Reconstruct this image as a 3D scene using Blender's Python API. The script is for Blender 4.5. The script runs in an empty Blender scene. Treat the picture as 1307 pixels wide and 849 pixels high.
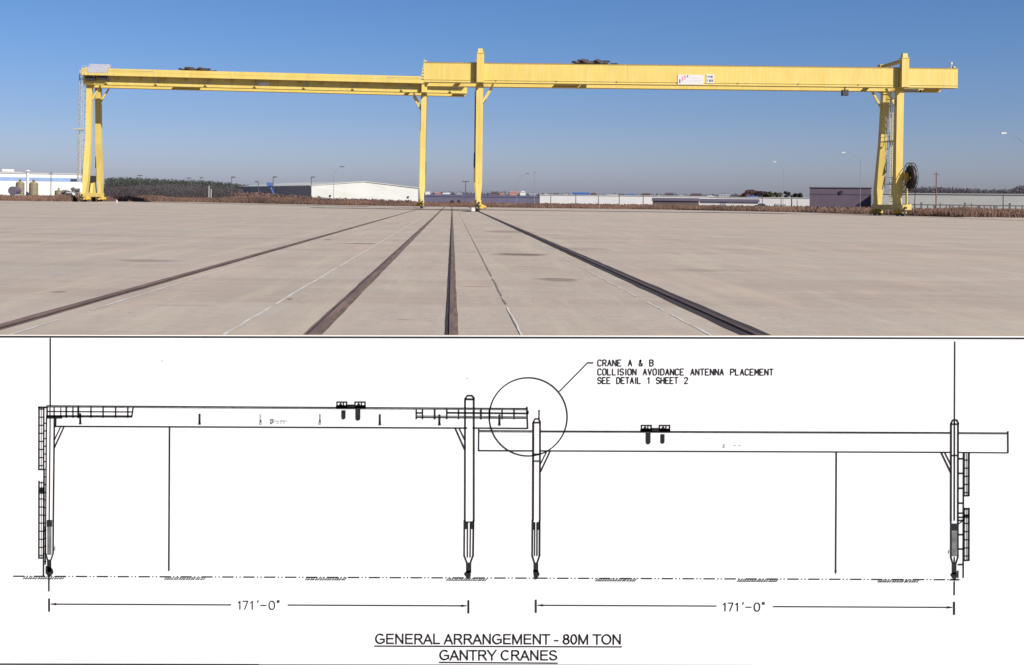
import bpy, math, random
import numpy as np
from mathutils import Vector, Matrix

random.seed(7)
rng = np.random.default_rng(11)
S = bpy.context.scene
COL = S.collection
R = math.radians

# ------------------------------------------------------------------ camera
F = 1400.0            # focal length in photo pixels (photo 1307 x 849)
CX, CY = 577.0, 255.0 # where the rails vanish
CAMH = 1.41
ROLL = 0.0115
cr, sr = math.cos(ROLL), math.sin(ROLL)
cd = bpy.data.cameras.new('camera')
cam = bpy.data.objects.new('camera', cd)
COL.objects.link(cam)
cd.sensor_width = 36.0
cd.sensor_fit = 'HORIZONTAL'
cd.lens = 36.0 * F / 1307.0
cd.shift_x = (653.5 - CX) / 1307.0
cd.shift_y = (CY - 424.5) / 1307.0
cd.clip_start = 0.1
cd.clip_end = 9000
cam.matrix_world = Matrix(((cr, -sr, 0, 0), (0, 0, -1, 0), (sr, cr, 0, CAMH), (0, 0, 0, 1)))
S.camera = cam

# ------------------------------------------------------------------ sky, sun, exposure
SUN_EL, SUN_AZ = R(36.0), R(42.0)      # azimuth measured from behind the camera towards the right
w = bpy.data.worlds.new('World')
S.world = w
w.use_nodes = True
nt = w.node_tree
nt.nodes.clear()
sky = nt.nodes.new('ShaderNodeTexSky')
sky.sky_type = 'NISHITA'
sky.sun_disc = False
sky.sun_elevation = SUN_EL
# direction to the sun: (sin az, -cos az)
sky.sun_rotation = math.pi - SUN_AZ
sky.altitude = 200
sky.air_density = 1.0
sky.dust_density = 1.2
sky.ozone_density = 3.0
bg = nt.nodes.new('ShaderNodeBackground')
bg.inputs['Strength'].default_value = 0.06
wo = nt.nodes.new('ShaderNodeOutputWorld')
tcw = nt.nodes.new('ShaderNodeTexCoord')
sxw = nt.nodes.new('ShaderNodeSeparateXYZ')
nt.links.new(tcw.outputs['Generated'], sxw.inputs[0])
rw = nt.nodes.new('ShaderNodeValToRGB')      # tint of the air by height above the horizon
els = rw.color_ramp.elements
els[0].position = 0.0
els[0].color = (0.90, 0.89, 1.27, 1)
els[1].position = 0.55
els[1].color = (0.20, 0.31, 0.50, 1)
for p_, c_ in ((0.032, (0.80, 0.83, 1.18, 1)), (0.075, (0.63, 0.72, 1.04, 1)), (0.14, (0.51, 0.69, 1.0, 1)), (0.22, (0.45, 0.65, 0.97, 1))):
    e_ = els.new(p_)
    e_.color = c_
nt.links.new(sxw.outputs[2], rw.inputs[0])
mw = nt.nodes.new('ShaderNodeMix')
mw.data_type = 'RGBA'
mw.blend_type = 'MULTIPLY'
mw.inputs[0].default_value = 1.0
nt.links.new(sky.outputs[0], mw.inputs[6])
nt.links.new(rw.outputs[0], mw.inputs[7])
nt.links.new(mw.outputs[2], bg.inputs[0])
nt.links.new(bg.outputs[0], wo.inputs[0])
sd = bpy.data.lights.new('sun', 'SUN')
sd.energy = 4.9
sd.angle = R(0.5)
sd.color = (1.0, 0.93, 0.84)
sun = bpy.data.objects.new('sun', sd)
COL.objects.link(sun)
dsun = Vector((math.sin(SUN_AZ) * math.cos(SUN_EL), -math.cos(SUN_AZ) * math.cos(SUN_EL), math.sin(SUN_EL)))
sun.rotation_euler = dsun.to_track_quat('Z', 'Y').to_euler()
sun.location = (0, -20, 60)
S.view_settings.view_transform = 'Standard'
S.view_settings.look = 'None'
S.view_settings.gamma = 1.0
S.view_settings.use_curve_mapping = False
S.view_settings.exposure = 0.80


# ------------------------------------------------------------------ geometry of the photo
def P(px, py, Y):
    """photo pixel at depth Y -> world point"""
    u, v = (px - CX) / F, (CY - py) / F
    return Vector((Y * (u * cr - v * sr), Y, CAMH + Y * (u * sr + v * cr)))


def hz(px):
    return CY + (px - CX) * math.tan(ROLL)


# ------------------------------------------------------------------ materials
def mat(name, col, rough=0.8, var=0.12, scale=1.0, metal=0.0, stretch=(1, 1, 1), bump=0.0, col2=None, island=0.0, spec=None):
    m = bpy.data.materials.new(name)
    m.use_nodes = True
    n = m.node_tree.nodes
    l = m.node_tree.links
    b = n['Principled BSDF']
    b.inputs['Roughness'].default_value = rough
    b.inputs['Metallic'].default_value = metal
    if spec is not None:
        b.inputs['Specular IOR Level'].default_value = spec
    tc = n.new('ShaderNodeTexCoord')
    mp = n.new('ShaderNodeMapping')
    mp.inputs['Scale'].default_value = stretch
    l.new(tc.outputs['Object'], mp.inputs[0])
    no = n.new('ShaderNodeTexNoise')
    no.inputs['Scale'].default_value = scale
    no.inputs['Detail'].default_value = 6
    no.inputs['Roughness'].default_value = 0.62
    l.new(mp.outputs[0], no.inputs['Vector'])
    rp = n.new('ShaderNodeValToRGB')
    c2 = col2 or tuple(c * (1 - 2.2 * var) for c in col)
    c1 = tuple(min(1, c * (1 + var)) for c in col)
    rp.color_ramp.elements[0].position = 0.32
    rp.color_ramp.elements[1].position = 0.68
    rp.color_ramp.elements[0].color = (*c2, 1)
    rp.color_ramp.elements[1].color = (*c1, 1)
    l.new(no.outputs[0], rp.inputs[0])
    out = rp.outputs[0]
    if island > 0:
        g = n.new('ShaderNodeNewGeometry')
        mr = n.new('ShaderNodeMapRange')
        mr.inputs[3].default_value = 1 - island
        mr.inputs[4].default_value = 1 + island
        l.new(g.outputs['Random Per Island'], mr.inputs[0])
        mx = n.new('ShaderNodeVectorMath')
        mx.operation = 'SCALE'
        l.new(out, mx.inputs[0])
        l.new(mr.outputs[0], mx.inputs['Scale'])
        out = mx.outputs[0]
    l.new(out, b.inputs['Base Color'])
    if bump > 0:
        bp = n.new('ShaderNodeBump')
        bp.inputs['Strength'].default_value = bump
        l.new(no.outputs[0], bp.inputs['Height'])
        l.new(bp.outputs[0], b.inputs['Normal'])
    return m


M = {}
M['yellow_dark'] = mat('old_yellow_paint', (0.50, 0.33, 0.05), 0.55, 0.15, 1.5)
M['pale_steel'] = mat('galvanised_steel', (0.34, 0.34, 0.34), 0.6, 0.1, 3)
M['pale_yellow'] = mat('pale_yellow_rail_paint', (0.46, 0.40, 0.22), 0.5, 0.1, 3)
M['grey_box'] = mat('grey_cabinet_paint', (0.33, 0.34, 0.42), 0.5, 0.08, 2)
M['dark_steel'] = mat('dark_greasy_steel', (0.030, 0.028, 0.032), 0.55, 0.25, 3, metal=0.3)
M['rust'] = mat('rusty_steel', (0.15, 0.075, 0.045), 0.8, 0.25, 4, metal=0.1)
M['black_rubber'] = mat('black_cable', (0.018, 0.017, 0.02), 0.6, 0.2, 6)
M['winch'] = mat('dark_winch_paint', (0.035, 0.033, 0.038), 0.5, 0.3, 1.5, col2=(0.06, 0.03, 0.025))
M['paper'] = mat('white_paper', (0.60, 0.615, 0.63), 0.85, 0.004, 3, spec=0.1)
M['ink'] = mat('black_ink', (0.018, 0.018, 0.022), 0.8, 0.2, 40, spec=0.1)
M['ink_grey'] = mat('grey_ink', (0.12, 0.13, 0.135), 0.8, 0.2, 60, spec=0.1)
M['ink_pale'] = mat('pale_grey_ink', (0.34, 0.36, 0.38), 0.8, 0.3, 60, spec=0.1)
M['board'] = mat('plywood_board', (0.42, 0.31, 0.19), 0.7, 0.12, 2, stretch=(1, 6, 6))
M['timber'] = mat('pine_batten', (0.45, 0.33, 0.20), 0.7, 0.12, 3)
M['sign_white'] = mat('white_sign_vinyl', (0.48, 0.47, 0.47), 0.5, 0.03, 1)
M['sign_black'] = mat('black_sign_vinyl', (0.015, 0.015, 0.02), 0.5, 0.1, 1)
M['sign_pink'] = mat('faded_red_sign_vinyl', (0.55, 0.18, 0.24), 0.5, 0.1, 1)
M['sign_red'] = mat('dark_red_sign_vinyl', (0.16, 0.03, 0.05), 0.5, 0.1, 1)
M['sign_grey'] = mat('faded_grey_sign_vinyl', (0.52, 0.53, 0.60), 0.5, 0.1, 1)
M['sign_dkgrey'] = mat('dark_grey_sign_vinyl', (0.10, 0.13, 0.15), 0.5, 0.1, 1)
M['white_clad'] = mat('white_cladding', (0.40, 0.415, 0.40), 0.6, 0.04, 0.15)
M['white_clad_bright'] = mat('bright_white_cladding', (0.47, 0.475, 0.485), 0.6, 0.03, 0.15)
M['cream_clad'] = mat('cream_cladding', (0.37, 0.385, 0.370), 0.6, 0.04, 0.15)
M['side_clad'] = mat('grey_white_side_cladding', (0.36, 0.35, 0.34), 0.7, 0.06, 0.2)
M['white_roof'] = mat('white_metal_roof', (0.37, 0.38, 0.365), 0.5, 0.04, 0.2)
M['blue_band'] = mat('blue_cladding_band', (0.16, 0.25, 0.42), 0.6, 0.08, 0.3)
M['slate_clad'] = mat('slate_grey_cladding', (0.24, 0.25, 0.29), 0.7, 0.08, 0.2)
M['dusk_blue_clad'] = mat('dull_blue_cladding', (0.062, 0.068, 0.125), 0.7, 0.1, 0.1, col2=(0.075, 0.06, 0.09))
M['plum_clad'] = mat('plum_brown_cladding', (0.088, 0.068, 0.098), 0.7, 0.08, 0.2)
M['plum_dark'] = mat('dark_plum_band', (0.050, 0.042, 0.065), 0.7, 0.08, 0.2)
M['brown_wall'] = mat('dark_brown_wall', (0.075, 0.058, 0.062), 0.7, 0.1, 0.3)
M['dark_roof'] = mat('dark_roof_sheet', (0.09, 0.075, 0.10), 0.6, 0.1, 0.3)
M['tank'] = mat('khaki_tank_paint', (0.17, 0.15, 0.09), 0.6, 0.12, 0.6)
M['blue_paint'] = mat('blue_paint', (0.05, 0.11, 0.32), 0.5, 0.1, 1)
M['red_brick'] = mat('faded_brick', (0.33, 0.17, 0.14), 0.8, 0.1, 1)
M['glass_dark'] = mat('dark_window_glass', (0.03, 0.035, 0.05), 0.2, 0.1, 1)
M['pole_dark'] = mat('weathered_dark_pole', (0.06, 0.055, 0.065), 0.7, 0.15, 2)
M['pole_grey'] = mat('galvanised_lamp_pole', (0.17, 0.19, 0.23), 0.6, 0.1, 2)
M['pole_wood'] = mat('brown_timber_pole', (0.16, 0.09, 0.075), 0.8, 0.15, 2)
M['bark'] = mat('bark', (0.07, 0.05, 0.045), 0.9, 0.2, 3)
M['leaf_green'] = mat('dark_evergreen_leaves', (0.032, 0.040, 0.030), 0.8, 0.2, 0.2, island=0.25)
M['leaf_olive'] = mat('olive_leaves', (0.075, 0.08, 0.045), 0.8, 0.2, 0.2, island=0.5)
M['twigs'] = mat('bare_winter_twigs', (0.058, 0.050, 0.056), 0.85, 0.3, 0.06, island=0.2)
M['twigs_pale'] = mat('pale_grey_twigs', (0.22, 0.20, 0.21), 0.85, 0.2, 0.3, island=0.35)
M['twigs_red'] = mat('reddish_winter_twigs', (0.11, 0.062, 0.055), 0.85, 0.2, 0.15, island=0.4)
M['twigs_purple'] = mat('purple_brown_winter_twigs', (0.050, 0.040, 0.056), 0.85, 0.2, 0.1, island=0.25)
M['weeds'] = mat('dry_rust_weeds', (0.155, 0.088, 0.062), 0.9, 0.15, 0.10, col2=(0.062, 0.038, 0.034), island=0.30)
M['weeds_dark'] = mat('dark_dead_weeds', (0.06, 0.045, 0.04), 0.9, 0.2, 0.4, island=0.4)
M['slot'] = mat('rusty_dirt_in_rail_slot', (0.120, 0.080, 0.066), 0.95, 0.2, 5.0, stretch=(1, .35, 1), col2=(0.045, 0.032, 0.030), bump=0.4)
M['slot_black'] = mat('black_greasy_rail_slot', (0.022, 0.016, 0.017), 0.85, 0.3, 5.0, stretch=(1, .3, 1), bump=0.4)
M['rail_head'] = mat('worn_rail_steel', (0.17, 0.115, 0.095), 0.6, 0.2, 3, stretch=(1, .2, 1), metal=0.3)
M['rail_dark'] = mat('dark_rail_steel', (0.085, 0.055, 0.048), 0.6, 0.2, 3, stretch=(1, .2, 1), metal=0.2)
M['gravel'] = mat('gravel', (0.26, 0.22, 0.19), 0.95, 0.15, 0.8)


def yellow_mat(name, xbase, pitch):
    m = mat(name, (0.480, 0.374, 0.088), 0.55, 0.05, 0.55, stretch=(1, 1, 0.35), col2=(0.450, 0.340, 0.076))
    n = m.node_tree.nodes
    l = m.node_tree.links
    b = n['Principled BSDF']
    src = b.inputs['Base Color'].links[0].from_socket
    tc = n.new('ShaderNodeTexCoord')
    # chalky fading and grime runs
    mp = n.new('ShaderNodeMapping')
    mp.inputs['Scale'].default_value = (2.2, 2.2, 0.22)
    l.new(tc.outputs['Object'], mp.inputs[0])
    no = n.new('ShaderNodeTexNoise')
    no.inputs['Scale'].default_value = 1.3
    no.inputs['Detail'].default_value = 8
    l.new(mp.outputs[0], no.inputs['Vector'])
    mr = n.new('ShaderNodeMapRange')
    mr.inputs[1].default_value = 0.50
    mr.inputs[2].default_value = 0.75
    l.new(no.outputs[0], mr.inputs[0])
    mx = n.new('ShaderNodeMix')
    mx.data_type = 'RGBA'
    l.new(mr.outputs[0], mx.inputs[0])
    l.new(src, mx.inputs[6])
    mx.inputs[7].default_value = (0.50, 0.40, 0.16, 1)
    # plate seams
    sx = n.new('ShaderNodeSeparateXYZ')
    l.new(tc.outputs['Object'], sx.inputs[0])
    pp = n.new('ShaderNodeMath'); pp.operation = 'PINGPONG'
    pp.inputs[1].default_value = pitch
    l.new(sx.outputs[0], pp.inputs[0])
    lt = n.new('ShaderNodeMath'); lt.operation = 'LESS_THAN'
    lt.inputs[1].default_value = 0.025
    l.new(pp.outputs[0], lt.inputs[0])
    sc = n.new('ShaderNodeMath'); sc.operation = 'MULTIPLY'
    sc.inputs[1].default_value = 0.35
    l.new(lt.outputs[0], sc.inputs[0])
    m2 = n.new('ShaderNodeMix')
    m2.data_type = 'RGBA'
    l.new(sc.outputs[0], m2.inputs[0])
    l.new(mx.outputs[2], m2.inputs[6])
    m2.inputs[7].default_value = (0.30, 0.17, 0.05, 1)
    l.new(m2.outputs[2], b.inputs['Base Color'])
    return m


M['yellow'] = yellow_mat('weathered_yellow_crane_paint', 0, 3.05)


def concrete_mat():
    m = bpy.data.materials.new('old_yard_concrete')
    m.use_nodes = True
    n = m.node_tree.nodes
    l = m.node_tree.links
    b = n['Principled BSDF']
    b.inputs['Roughness'].default_value = 0.92
    b.inputs['Specular IOR Level'].default_value = 0.25
    tc = n.new('ShaderNodeTexCoord')
    obj = tc.outputs['Object']

    def noise(scale, st=(1, 1, 1), det=6, ro=0.6):
        mp = n.new('ShaderNodeMapping')
        mp.inputs['Scale'].default_value = st
        l.new(obj, mp.inputs[0])
        no = n.new('ShaderNodeTexNoise')
        no.inputs['Scale'].default_value = scale
        no.inputs['Detail'].default_value = det
        no.inputs['Roughness'].default_value = ro
        l.new(mp.outputs[0], no.inputs['Vector'])
        return no.outputs[0]

    def mapr(s, a, b_, c=0.0, d=1.0):
        mr = n.new('ShaderNodeMapRange')
        mr.inputs[1].default_value = a
        mr.inputs[2].default_value = b_
        mr.inputs[3].default_value = c
        mr.inputs[4].default_value = d
        l.new(s, mr.inputs[0])
        return mr.outputs[0]

    def mix(f, a, c, blend='MIX'):
        mx = n.new('ShaderNodeMix')
        mx.data_type = 'RGBA'
        mx.blend_type = blend
        if isinstance(f, float):
            mx.inputs[0].default_value = f
        else:
            l.new(f, mx.inputs[0])
        for s, v in ((6, a), (7, c)):
            if isinstance(v, tuple):
                mx.inputs[s].default_value = (*v, 1)
            else:
                l.new(v, mx.inputs[s])
        return mx.outputs[2]

    def math_(op, a, c=None, clamp=False):
        q = n.new('ShaderNodeMath')
        q.operation = op
        q.use_clamp = clamp
        for i, v in enumerate((a, c)):
            if v is None:
                continue
            if isinstance(v, (int, float)):
                q.inputs[i].default_value = v
            else:
                l.new(v, q.inputs[i])
        return q.outputs[0]

    sx = n.new('ShaderNodeSeparateXYZ')
    l.new(obj, sx.inputs[0])
    X, Y = sx.outputs[0], sx.outputs[1]
    grey = (0.318, 0.294, 0.258)
    warm = (0.372, 0.312, 0.262)
    base = mix(mapr(noise(0.06, (1, .5, 1)), 0.35, 0.65), grey, warm)
    # left of the first runway greyer
    base = mix(mapr(X, -6.0, -4.5, 0.55, 0.0), base, (0.300, 0.285, 0.265))
    base = mix(mapr(noise(0.35, (0.6, 1.6, 1), 8, .7), 0.42, 0.70, 0.0, 0.5), base, (0.245, 0.215, 0.190))
    base = mix(mapr(noise(7.0, (1, .6, 1), 8, .8), 0.42, 0.66, 0.0, 0.50), base, (0.22, 0.195, 0.175))
    base = mix(mapr(noise(40.0, (1, .4, 1), 4, .8), 0.52, 0.80, 0.0, 0.45), base, (0.14, 0.12, 0.11))
    base = mix(mapr(noise(0.9, (.25, 2.4, 1), 7, .7), 0.55, 0.78, 0.0, 0.40), base, (0.40, 0.36, 0.325))
    base = mix(mapr(noise(0.16, (0.35, 2.6, 1), 8, .72), 0.45, 0.60, 0.0, 0.85), base, (0.250, 0.205, 0.175))
    base = mix(mapr(noise(0.045, (0.5, 3.0, 1), 6, .65), 0.42, 0.62, 0.0, 0.5), base, (0.335, 0.300, 0.262))
    base = mix(mapr(noise(3.2, (1, .7, 1), 9, .8), 0.47, 0.64, 0.0, 0.50), base, (0.255, 0.232, 0.215))
    base = mix(mapr(noise(1.1, (1, .5, 1), 9, .85), 0.52, 0.66, 0.0, 0.45), base, (0.42, 0.345, 0.285))
    base = mix(mapr(noise(1.7, (1, .4, 1), 9, .85), 0.54, 0.68, 0.0, 0.40), base, (0.285, 0.300, 0.245))
    crk = noise(0.55, (1, 1, 1), 5, .6)
    base = mix(mapr(math_('ABSOLUTE', math_('SUBTRACT', crk, 0.5)), 0.0, 0.0028, 0.42, 0.0), base, (0.11, 0.09, 0.08))
    # bays of the slab: faint joints along and across
    def joint(c, pitch, wd, off):
        a = math_('ADD', c, off)
        pg = math_('PINGPONG', a, pitch / 2)
        return math_('LESS_THAN', pg, wd)
    wob = math_('MULTIPLY', math_('SUBTRACT', noise(2.0, det=3), 0.5), 0.06)
    Xw, Yw = math_('ADD', X, wob), math_('ADD', Y, wob)
    jf = joint(Yw, 6.1, 0.022, 1.2)
    base = mix(math_('MULTIPLY', jf, 0.32), base, (0.13, 0.11, 0.10))
    base = mix(mapr(noise(2.4, (1, .10, 1), 5, .7), 0.44, 0.62, 0.0, 0.42), base, (0.285, 0.235, 0.205))
    base = mix(mapr(noise(1.5, (1, .09, 1), 5, .7), 0.50, 0.66, 0.0, 0.42), base, (0.380, 0.345, 0.275))
    base = mix(mapr(noise(0.5, (1, .16, 1), 5, .7), 0.50, 0.66, 0.0, 0.45), base, (0.375, 0.300, 0.250))
    # oil and rubber stains of their own shape: centre x, y, half sizes
    wn = math_('MULTIPLY', math_('SUBTRACT', noise(1.3, det=5), 0.5), 1.6)
    for (px, py, rx, ry, st) in STAINS:
        yy = (CAMH * F) / max(2.0, (py - hz(px)))
        p = P(px, py, yy)
        ax = math_('DIVIDE', math_('SUBTRACT', X, p.x), rx)
        ay = math_('DIVIDE', math_('SUBTRACT', Y, p.y), ry)
        d = math_('ADD', math_('MULTIPLY', ax, ax), math_('MULTIPLY', ay, ay))
        d = math_('ADD', math_('SQRT', d), wn)
        f = mapr(d, 0.5, 1.15, min(.9, st * 1.35), 0.0)
        base = mix(f, base, (0.10, 0.075, 0.065))
    l.new(base, b.inputs['Base Color'])
    bp = n.new('ShaderNodeBump')
    bp.inputs['Strength'].default_value = 0.25
    bp.inputs['Distance'].default_value = 0.02
    l.new(noise(14.0, det=8), bp.inputs['Height'])
    l.new(bp.outputs[0], b.inputs['Normal'])
    return m


STAINS = [(665, 325, 0.75, 0.8, 0.6), (457, 311, 0.75, 0.35, 0.6), (712, 357, 0.42, 0.5, 0.45),
          (188, 333, 0.8, 0.5, 0.35), (74, 373, 0.12, 0.12, 0.5), (610, 366, 0.2, 0.08, 0.4),
          (370, 382, 0.04, 0.10, 0.7), (418, 306, 0.12, 0.3, 0.6), (515, 408, 0.1, 0.04, 0.4),
          (597, 366, .16, .03, .6), (668, 340, .22, .05, .5), (485, 329, .15, .05, .5), (560, 334, .2, .06, .3), (693, 300, 1.2, .5, .3), (230, 390, .5, .06, .25), (650, 296, 1.3, 2.0, 0.35), (742, 318, 0.9, 1.0, 0.22), (900, 345, 1.2, 0.5, 0.2)]
M['concrete'] = concrete_mat()
M['field'] = mat('winter_field_soil', (0.20, 0.13, 0.09), 0.95, 0.2, 0.05, col2=(0.13, 0.095, 0.07))
M['line_white'] = mat('worn_white_paint', (0.44, 0.44, 0.46), 0.8, 0.1, 2.2, stretch=(1, .7, 1), col2=(0.31, 0.285, 0.26))
M['line_faint'] = mat('very_worn_white_paint', (0.50, 0.49, 0.47), 0.8, 0.1, 1.6, stretch=(1, .5, 1), col2=(0.31, 0.285, 0.255))
M['crack'] = mat('dirt_filled_crack', (0.15, 0.125, 0.11), 0.95, 0.2, 3)


# ------------------------------------------------------------------ mesh builder
class MB:
    def __init__(s):
        s.v = []
        s.f = []

    def hexa(s, p):
        """8 points: bottom ring 0-3, top ring 4-7"""
        k = len(s.v)
        s.v += [tuple(q) for q in p]
        s.f += [tuple(k + i for i in q) for q in
                ((3, 2, 1, 0), (4, 5, 6, 7), (0, 1, 5, 4), (1, 2, 6, 5), (2, 3, 7, 6), (3, 0, 4, 7))]
        return s

    def box(s, x0, x1, y0, y1, z0, z1):
        x0, x1 = min(x0, x1), max(x0, x1)
        y0, y1 = min(y0, y1), max(y0, y1)
        return s.hexa([(x0, y0, z0), (x1, y0, z0), (x1, y1, z0), (x0, y1, z0),
                       (x0, y0, z1), (x1, y0, z1), (x1, y1, z1), (x0, y1, z1)])

    def loft(s, secs):
        """secs: (z, xc, yc, wx, wy) rectangles stacked upward"""
        k = len(s.v)
        for (z, xc, yc, wx, wy) in secs:
            s.v += [(xc - wx / 2, yc - wy / 2, z), (xc + wx / 2, yc - wy / 2, z),
                    (xc + wx / 2, yc + wy / 2, z), (xc - wx / 2, yc + wy / 2, z)]
        s.f.append((k + 3, k + 2, k + 1, k))
        for i in range(len(secs) - 1):
            a = k + 4 * i
            for j in range(4):
                j2 = (j + 1) % 4
                s.f.append((a + j, a + j2, a + 4 + j2, a + 4 + j))
        a = k + 4 * (len(secs) - 1)
        s.f.append((a, a + 1, a + 2, a + 3))
        return s

    def tube(s, a, b, r, n=8, r2=None, caps=True):
        a, b = Vector(a), Vector(b)
        r2 = r if r2 is None else r2
        d = (b - a).normalized()
        t = Vector((0, 0, 1)) if abs(d.z) < 0.9 else Vector((1, 0, 0))
        u = d.cross(t).normalized()
        v = u.cross(d)
        k = len(s.v)
        for c, rr in ((a, r), (b, r2)):
            for i in range(n):
                q = 2 * math.pi * i / n
                s.v.append(tuple(c + (u * math.cos(q) + v * math.sin(q)) * rr))
        for i in range(n):
            j = (i + 1) % n
            s.f.append((k + i, k + n + i, k + n + j, k + j))
        if caps:
            s.f.append(tuple(k + i for i in range(n)))
            s.f.append(tuple(k + n + i for i in reversed(range(n))))
        return s

    def path(s, pts, r, n=6, r2=None):
        m = len(pts) - 1
        for i in range(m):
            ra = r if r2 is None else r + (r2 - r) * i / m
            rb = r if r2 is None else r + (r2 - r) * (i + 1) / m
            s.tube(pts[i], pts[i + 1], ra, n, rb)
        return s

    def beam(s, a, b, w, h):
        """rectangular bar from a to b; w = horizontal width, h = other"""
        a, b = Vector(a), Vector(b)
        d = (b - a).normalized()
        t = Vector((0, 0, 1)) if abs(d.z) < 0.95 else Vector((0, 1, 0))
        u = d.cross(t).normalized()
        v = u.cross(d)
        ps = []
        for c in (a, b):
            ps += [c - u * w / 2 - v * h / 2, c + u * w / 2 - v * h / 2, c + u * w / 2 + v * h / 2, c - u * w / 2 + v * h / 2]
        return s.hexa(ps)

    def prism(s, poly, d0, d1):
        """poly: list of Vectors, extruded from offset d0 to d1 (Vectors)"""
        k = len(s.v)
        n = len(poly)
        s.v += [tuple(Vector(p) + d0) for p in poly] + [tuple(Vector(p) + d1) for p in poly]
        s.f.append(tuple(k + i for i in range(n)))
        s.f.append(tuple(k + n + i for i in reversed(range(n))))
        for i in range(n):
            j = (i + 1) % n
            s.f.append((k + j, k + i, k + n + i, k + n + j))
        return s

    def ring(s, c, axis, r0, r1, wd, n=28):
        """flat annulus of thickness wd around axis 'x' or 'y'"""
        k = len(s.v)
        for off in (-wd / 2, wd / 2):
            for rr in (r0, r1):
                for i in range(n):
                    q = 2 * math.pi * i / n
                    if axis == 'x':
                        s.v.append((c[0] + off, c[1] + rr * math.cos(q), c[2] + rr * math.sin(q)))
                    else:
                        s.v.append((c[0] + rr * math.cos(q), c[1] + off, c[2] + rr * math.sin(q)))
        for i in range(n):
            j = (i + 1) % n
            a0, a1, b0, b1 = k, k + n, k + 2 * n, k + 3 * n
            s.f += [(a0 + i, a1 + i, a1 + j, a0 + j), (b0 + j, b1 + j, b1 + i, b0 + i),
                    (a1 + i, b1 + i, b1 + j, a1 + j), (a0 + j, b0 + j, b0 + i, a0 + i)]
        return s

    def build(s, name, material, parent=None, origin=None, bevel=0.0):
        me = bpy.data.meshes.new(name)
        vs = s.v
        if origin is not None:
            o = Vector(origin)
            vs = [tuple(Vector(q) - o) for q in s.v]
        me.from_pydata(vs, [], s.f)
        me.update()
        import bmesh
        bm = bmesh.new()
        bm.from_mesh(me)
        bmesh.ops.recalc_face_normals(bm, faces=bm.faces)
        bm.to_mesh(me)
        bm.free()
        if material is not None:
            me.materials.append(material)
        ob = bpy.data.objects.new(name, me)
        COL.objects.link(ob)
        if origin is not None:
            ob.location = origin
        if parent is not None:
            ob.parent = parent
        if bevel > 0:
            bv = ob.modifiers.new('bevel', 'BEVEL')
            bv.width = bevel
            bv.segments = 1
        return ob


def tag(o, label=None, cat=None, group=None, kind=None):
    if label: o['label'] = label
    if cat: o['category'] = cat
    if group: o['group'] = group
    if kind: o['kind'] = kind
    return o


def thing(name, label, cat, loc=(0, 0, 0), rotz=0.0, group=None):
    o = bpy.data.objects.new(name, None)
    COL.objects.link(o)
    o.location = loc
    o.rotation_euler = (0, 0, rotz)
    o.empty_display_size = 0.5
    return tag(o, label, cat, group)


def copy_tree(o, parent=None):
    kids = [c for c in o.children]
    c = o.copy()
    COL.objects.link(c)
    if parent is not None:
        c.parent = parent
    for k in kids:
        copy_tree(k, c)
    return c


def flakes(name, centers, sizes, material, parent=None, flat=0.0):
    """many small leaf or twig sized triangles"""
    n = len(centers)
    c = np.asarray(centers, dtype=float)
    sz = np.asarray(sizes, dtype=float)[:, None]
    a = rng.normal(size=(n, 3)); a /= np.linalg.norm(a, axis=1)[:, None]
    b = rng.normal(size=(n, 3))
    b -= (a * b).sum(1)[:, None] * a
    b /= np.linalg.norm(b, axis=1)[:, None]
    v = np.empty((n, 3, 3))
    v[:, 0] = c + a * sz
    v[:, 1] = c - a * sz * 0.6 + b * sz * 0.7
    v[:, 2] = c - a * sz * 0.6 - b * sz * 0.7
    me = bpy.data.meshes.new(name)
    me.vertices.add(n * 3)
    me.vertices.foreach_set('co', v.reshape(-1))
    me.loops.add(n * 3)
    me.loops.foreach_set('vertex_index', np.arange(n * 3, dtype=np.int32))
    me.polygons.add(n)
    me.polygons.foreach_set('loop_start', np.arange(0, n * 3, 3, dtype=np.int32))
    me.update(calc_edges=True)
    me.materials.append(material)
    ob = bpy.data.objects.new(name, me)
    COL.objects.link(ob)
    if parent is not None:
        ob.parent = parent
    return ob


# ------------------------------------------------------------------ ground
def dish(x):
    return 0.41 * min(1.0, (x / 57.0) ** 2) if x < 0 else 0.0


EDGE = [(-130, 168), (-61, 170), (-58, 196), (-50, 211), (-38, 215), (-5, 212), (25, 205), (41, 201), (58, 178), (59.2, 140), (61, 130.5), (130, 130.5)]


def edge(x):
    return float(np.interp(x, [e[0] for e in EDGE], [e[1] for e in EDGE]))


def sheet(name, xs, yfun, ny, zoff, material, kind='structure', skirt=0.0):
    m = MB()
    k = 0
    for x in xs:
        y0, y1 = yfun(x)
        for j in range(ny + 1):
            y = y0 + (y1 - y0) * (j / ny) ** 1.6
            m.v.append((x, y, dish(x) + zoff))
    for i in range(len(xs) - 1):
        for j in range(ny):
            a = i * (ny + 1) + j
            m.f.append((a, a + ny + 1, a + ny + 2, a + 1))
    if skirt:
        for i in range(len(xs) - 1):
            a = i * (ny + 1) + ny
            b = a + ny + 1
            k = len(m.v)
            va, vb = m.v[a], m.v[b]
            m.v += [(va[0], va[1], va[2] - skirt), (vb[0], vb[1], vb[2] - skirt)]
            m.f.append((a, b, k + 1, k))
    me = bpy.data.meshes.new(name)
    me.from_pydata(m.v, [], m.f)
    me.update()
    me.materials.append(material)
    ob = bpy.data.objects.new(name, me)
    COL.objects.link(ob)
    return tag(ob, kind=kind)


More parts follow.
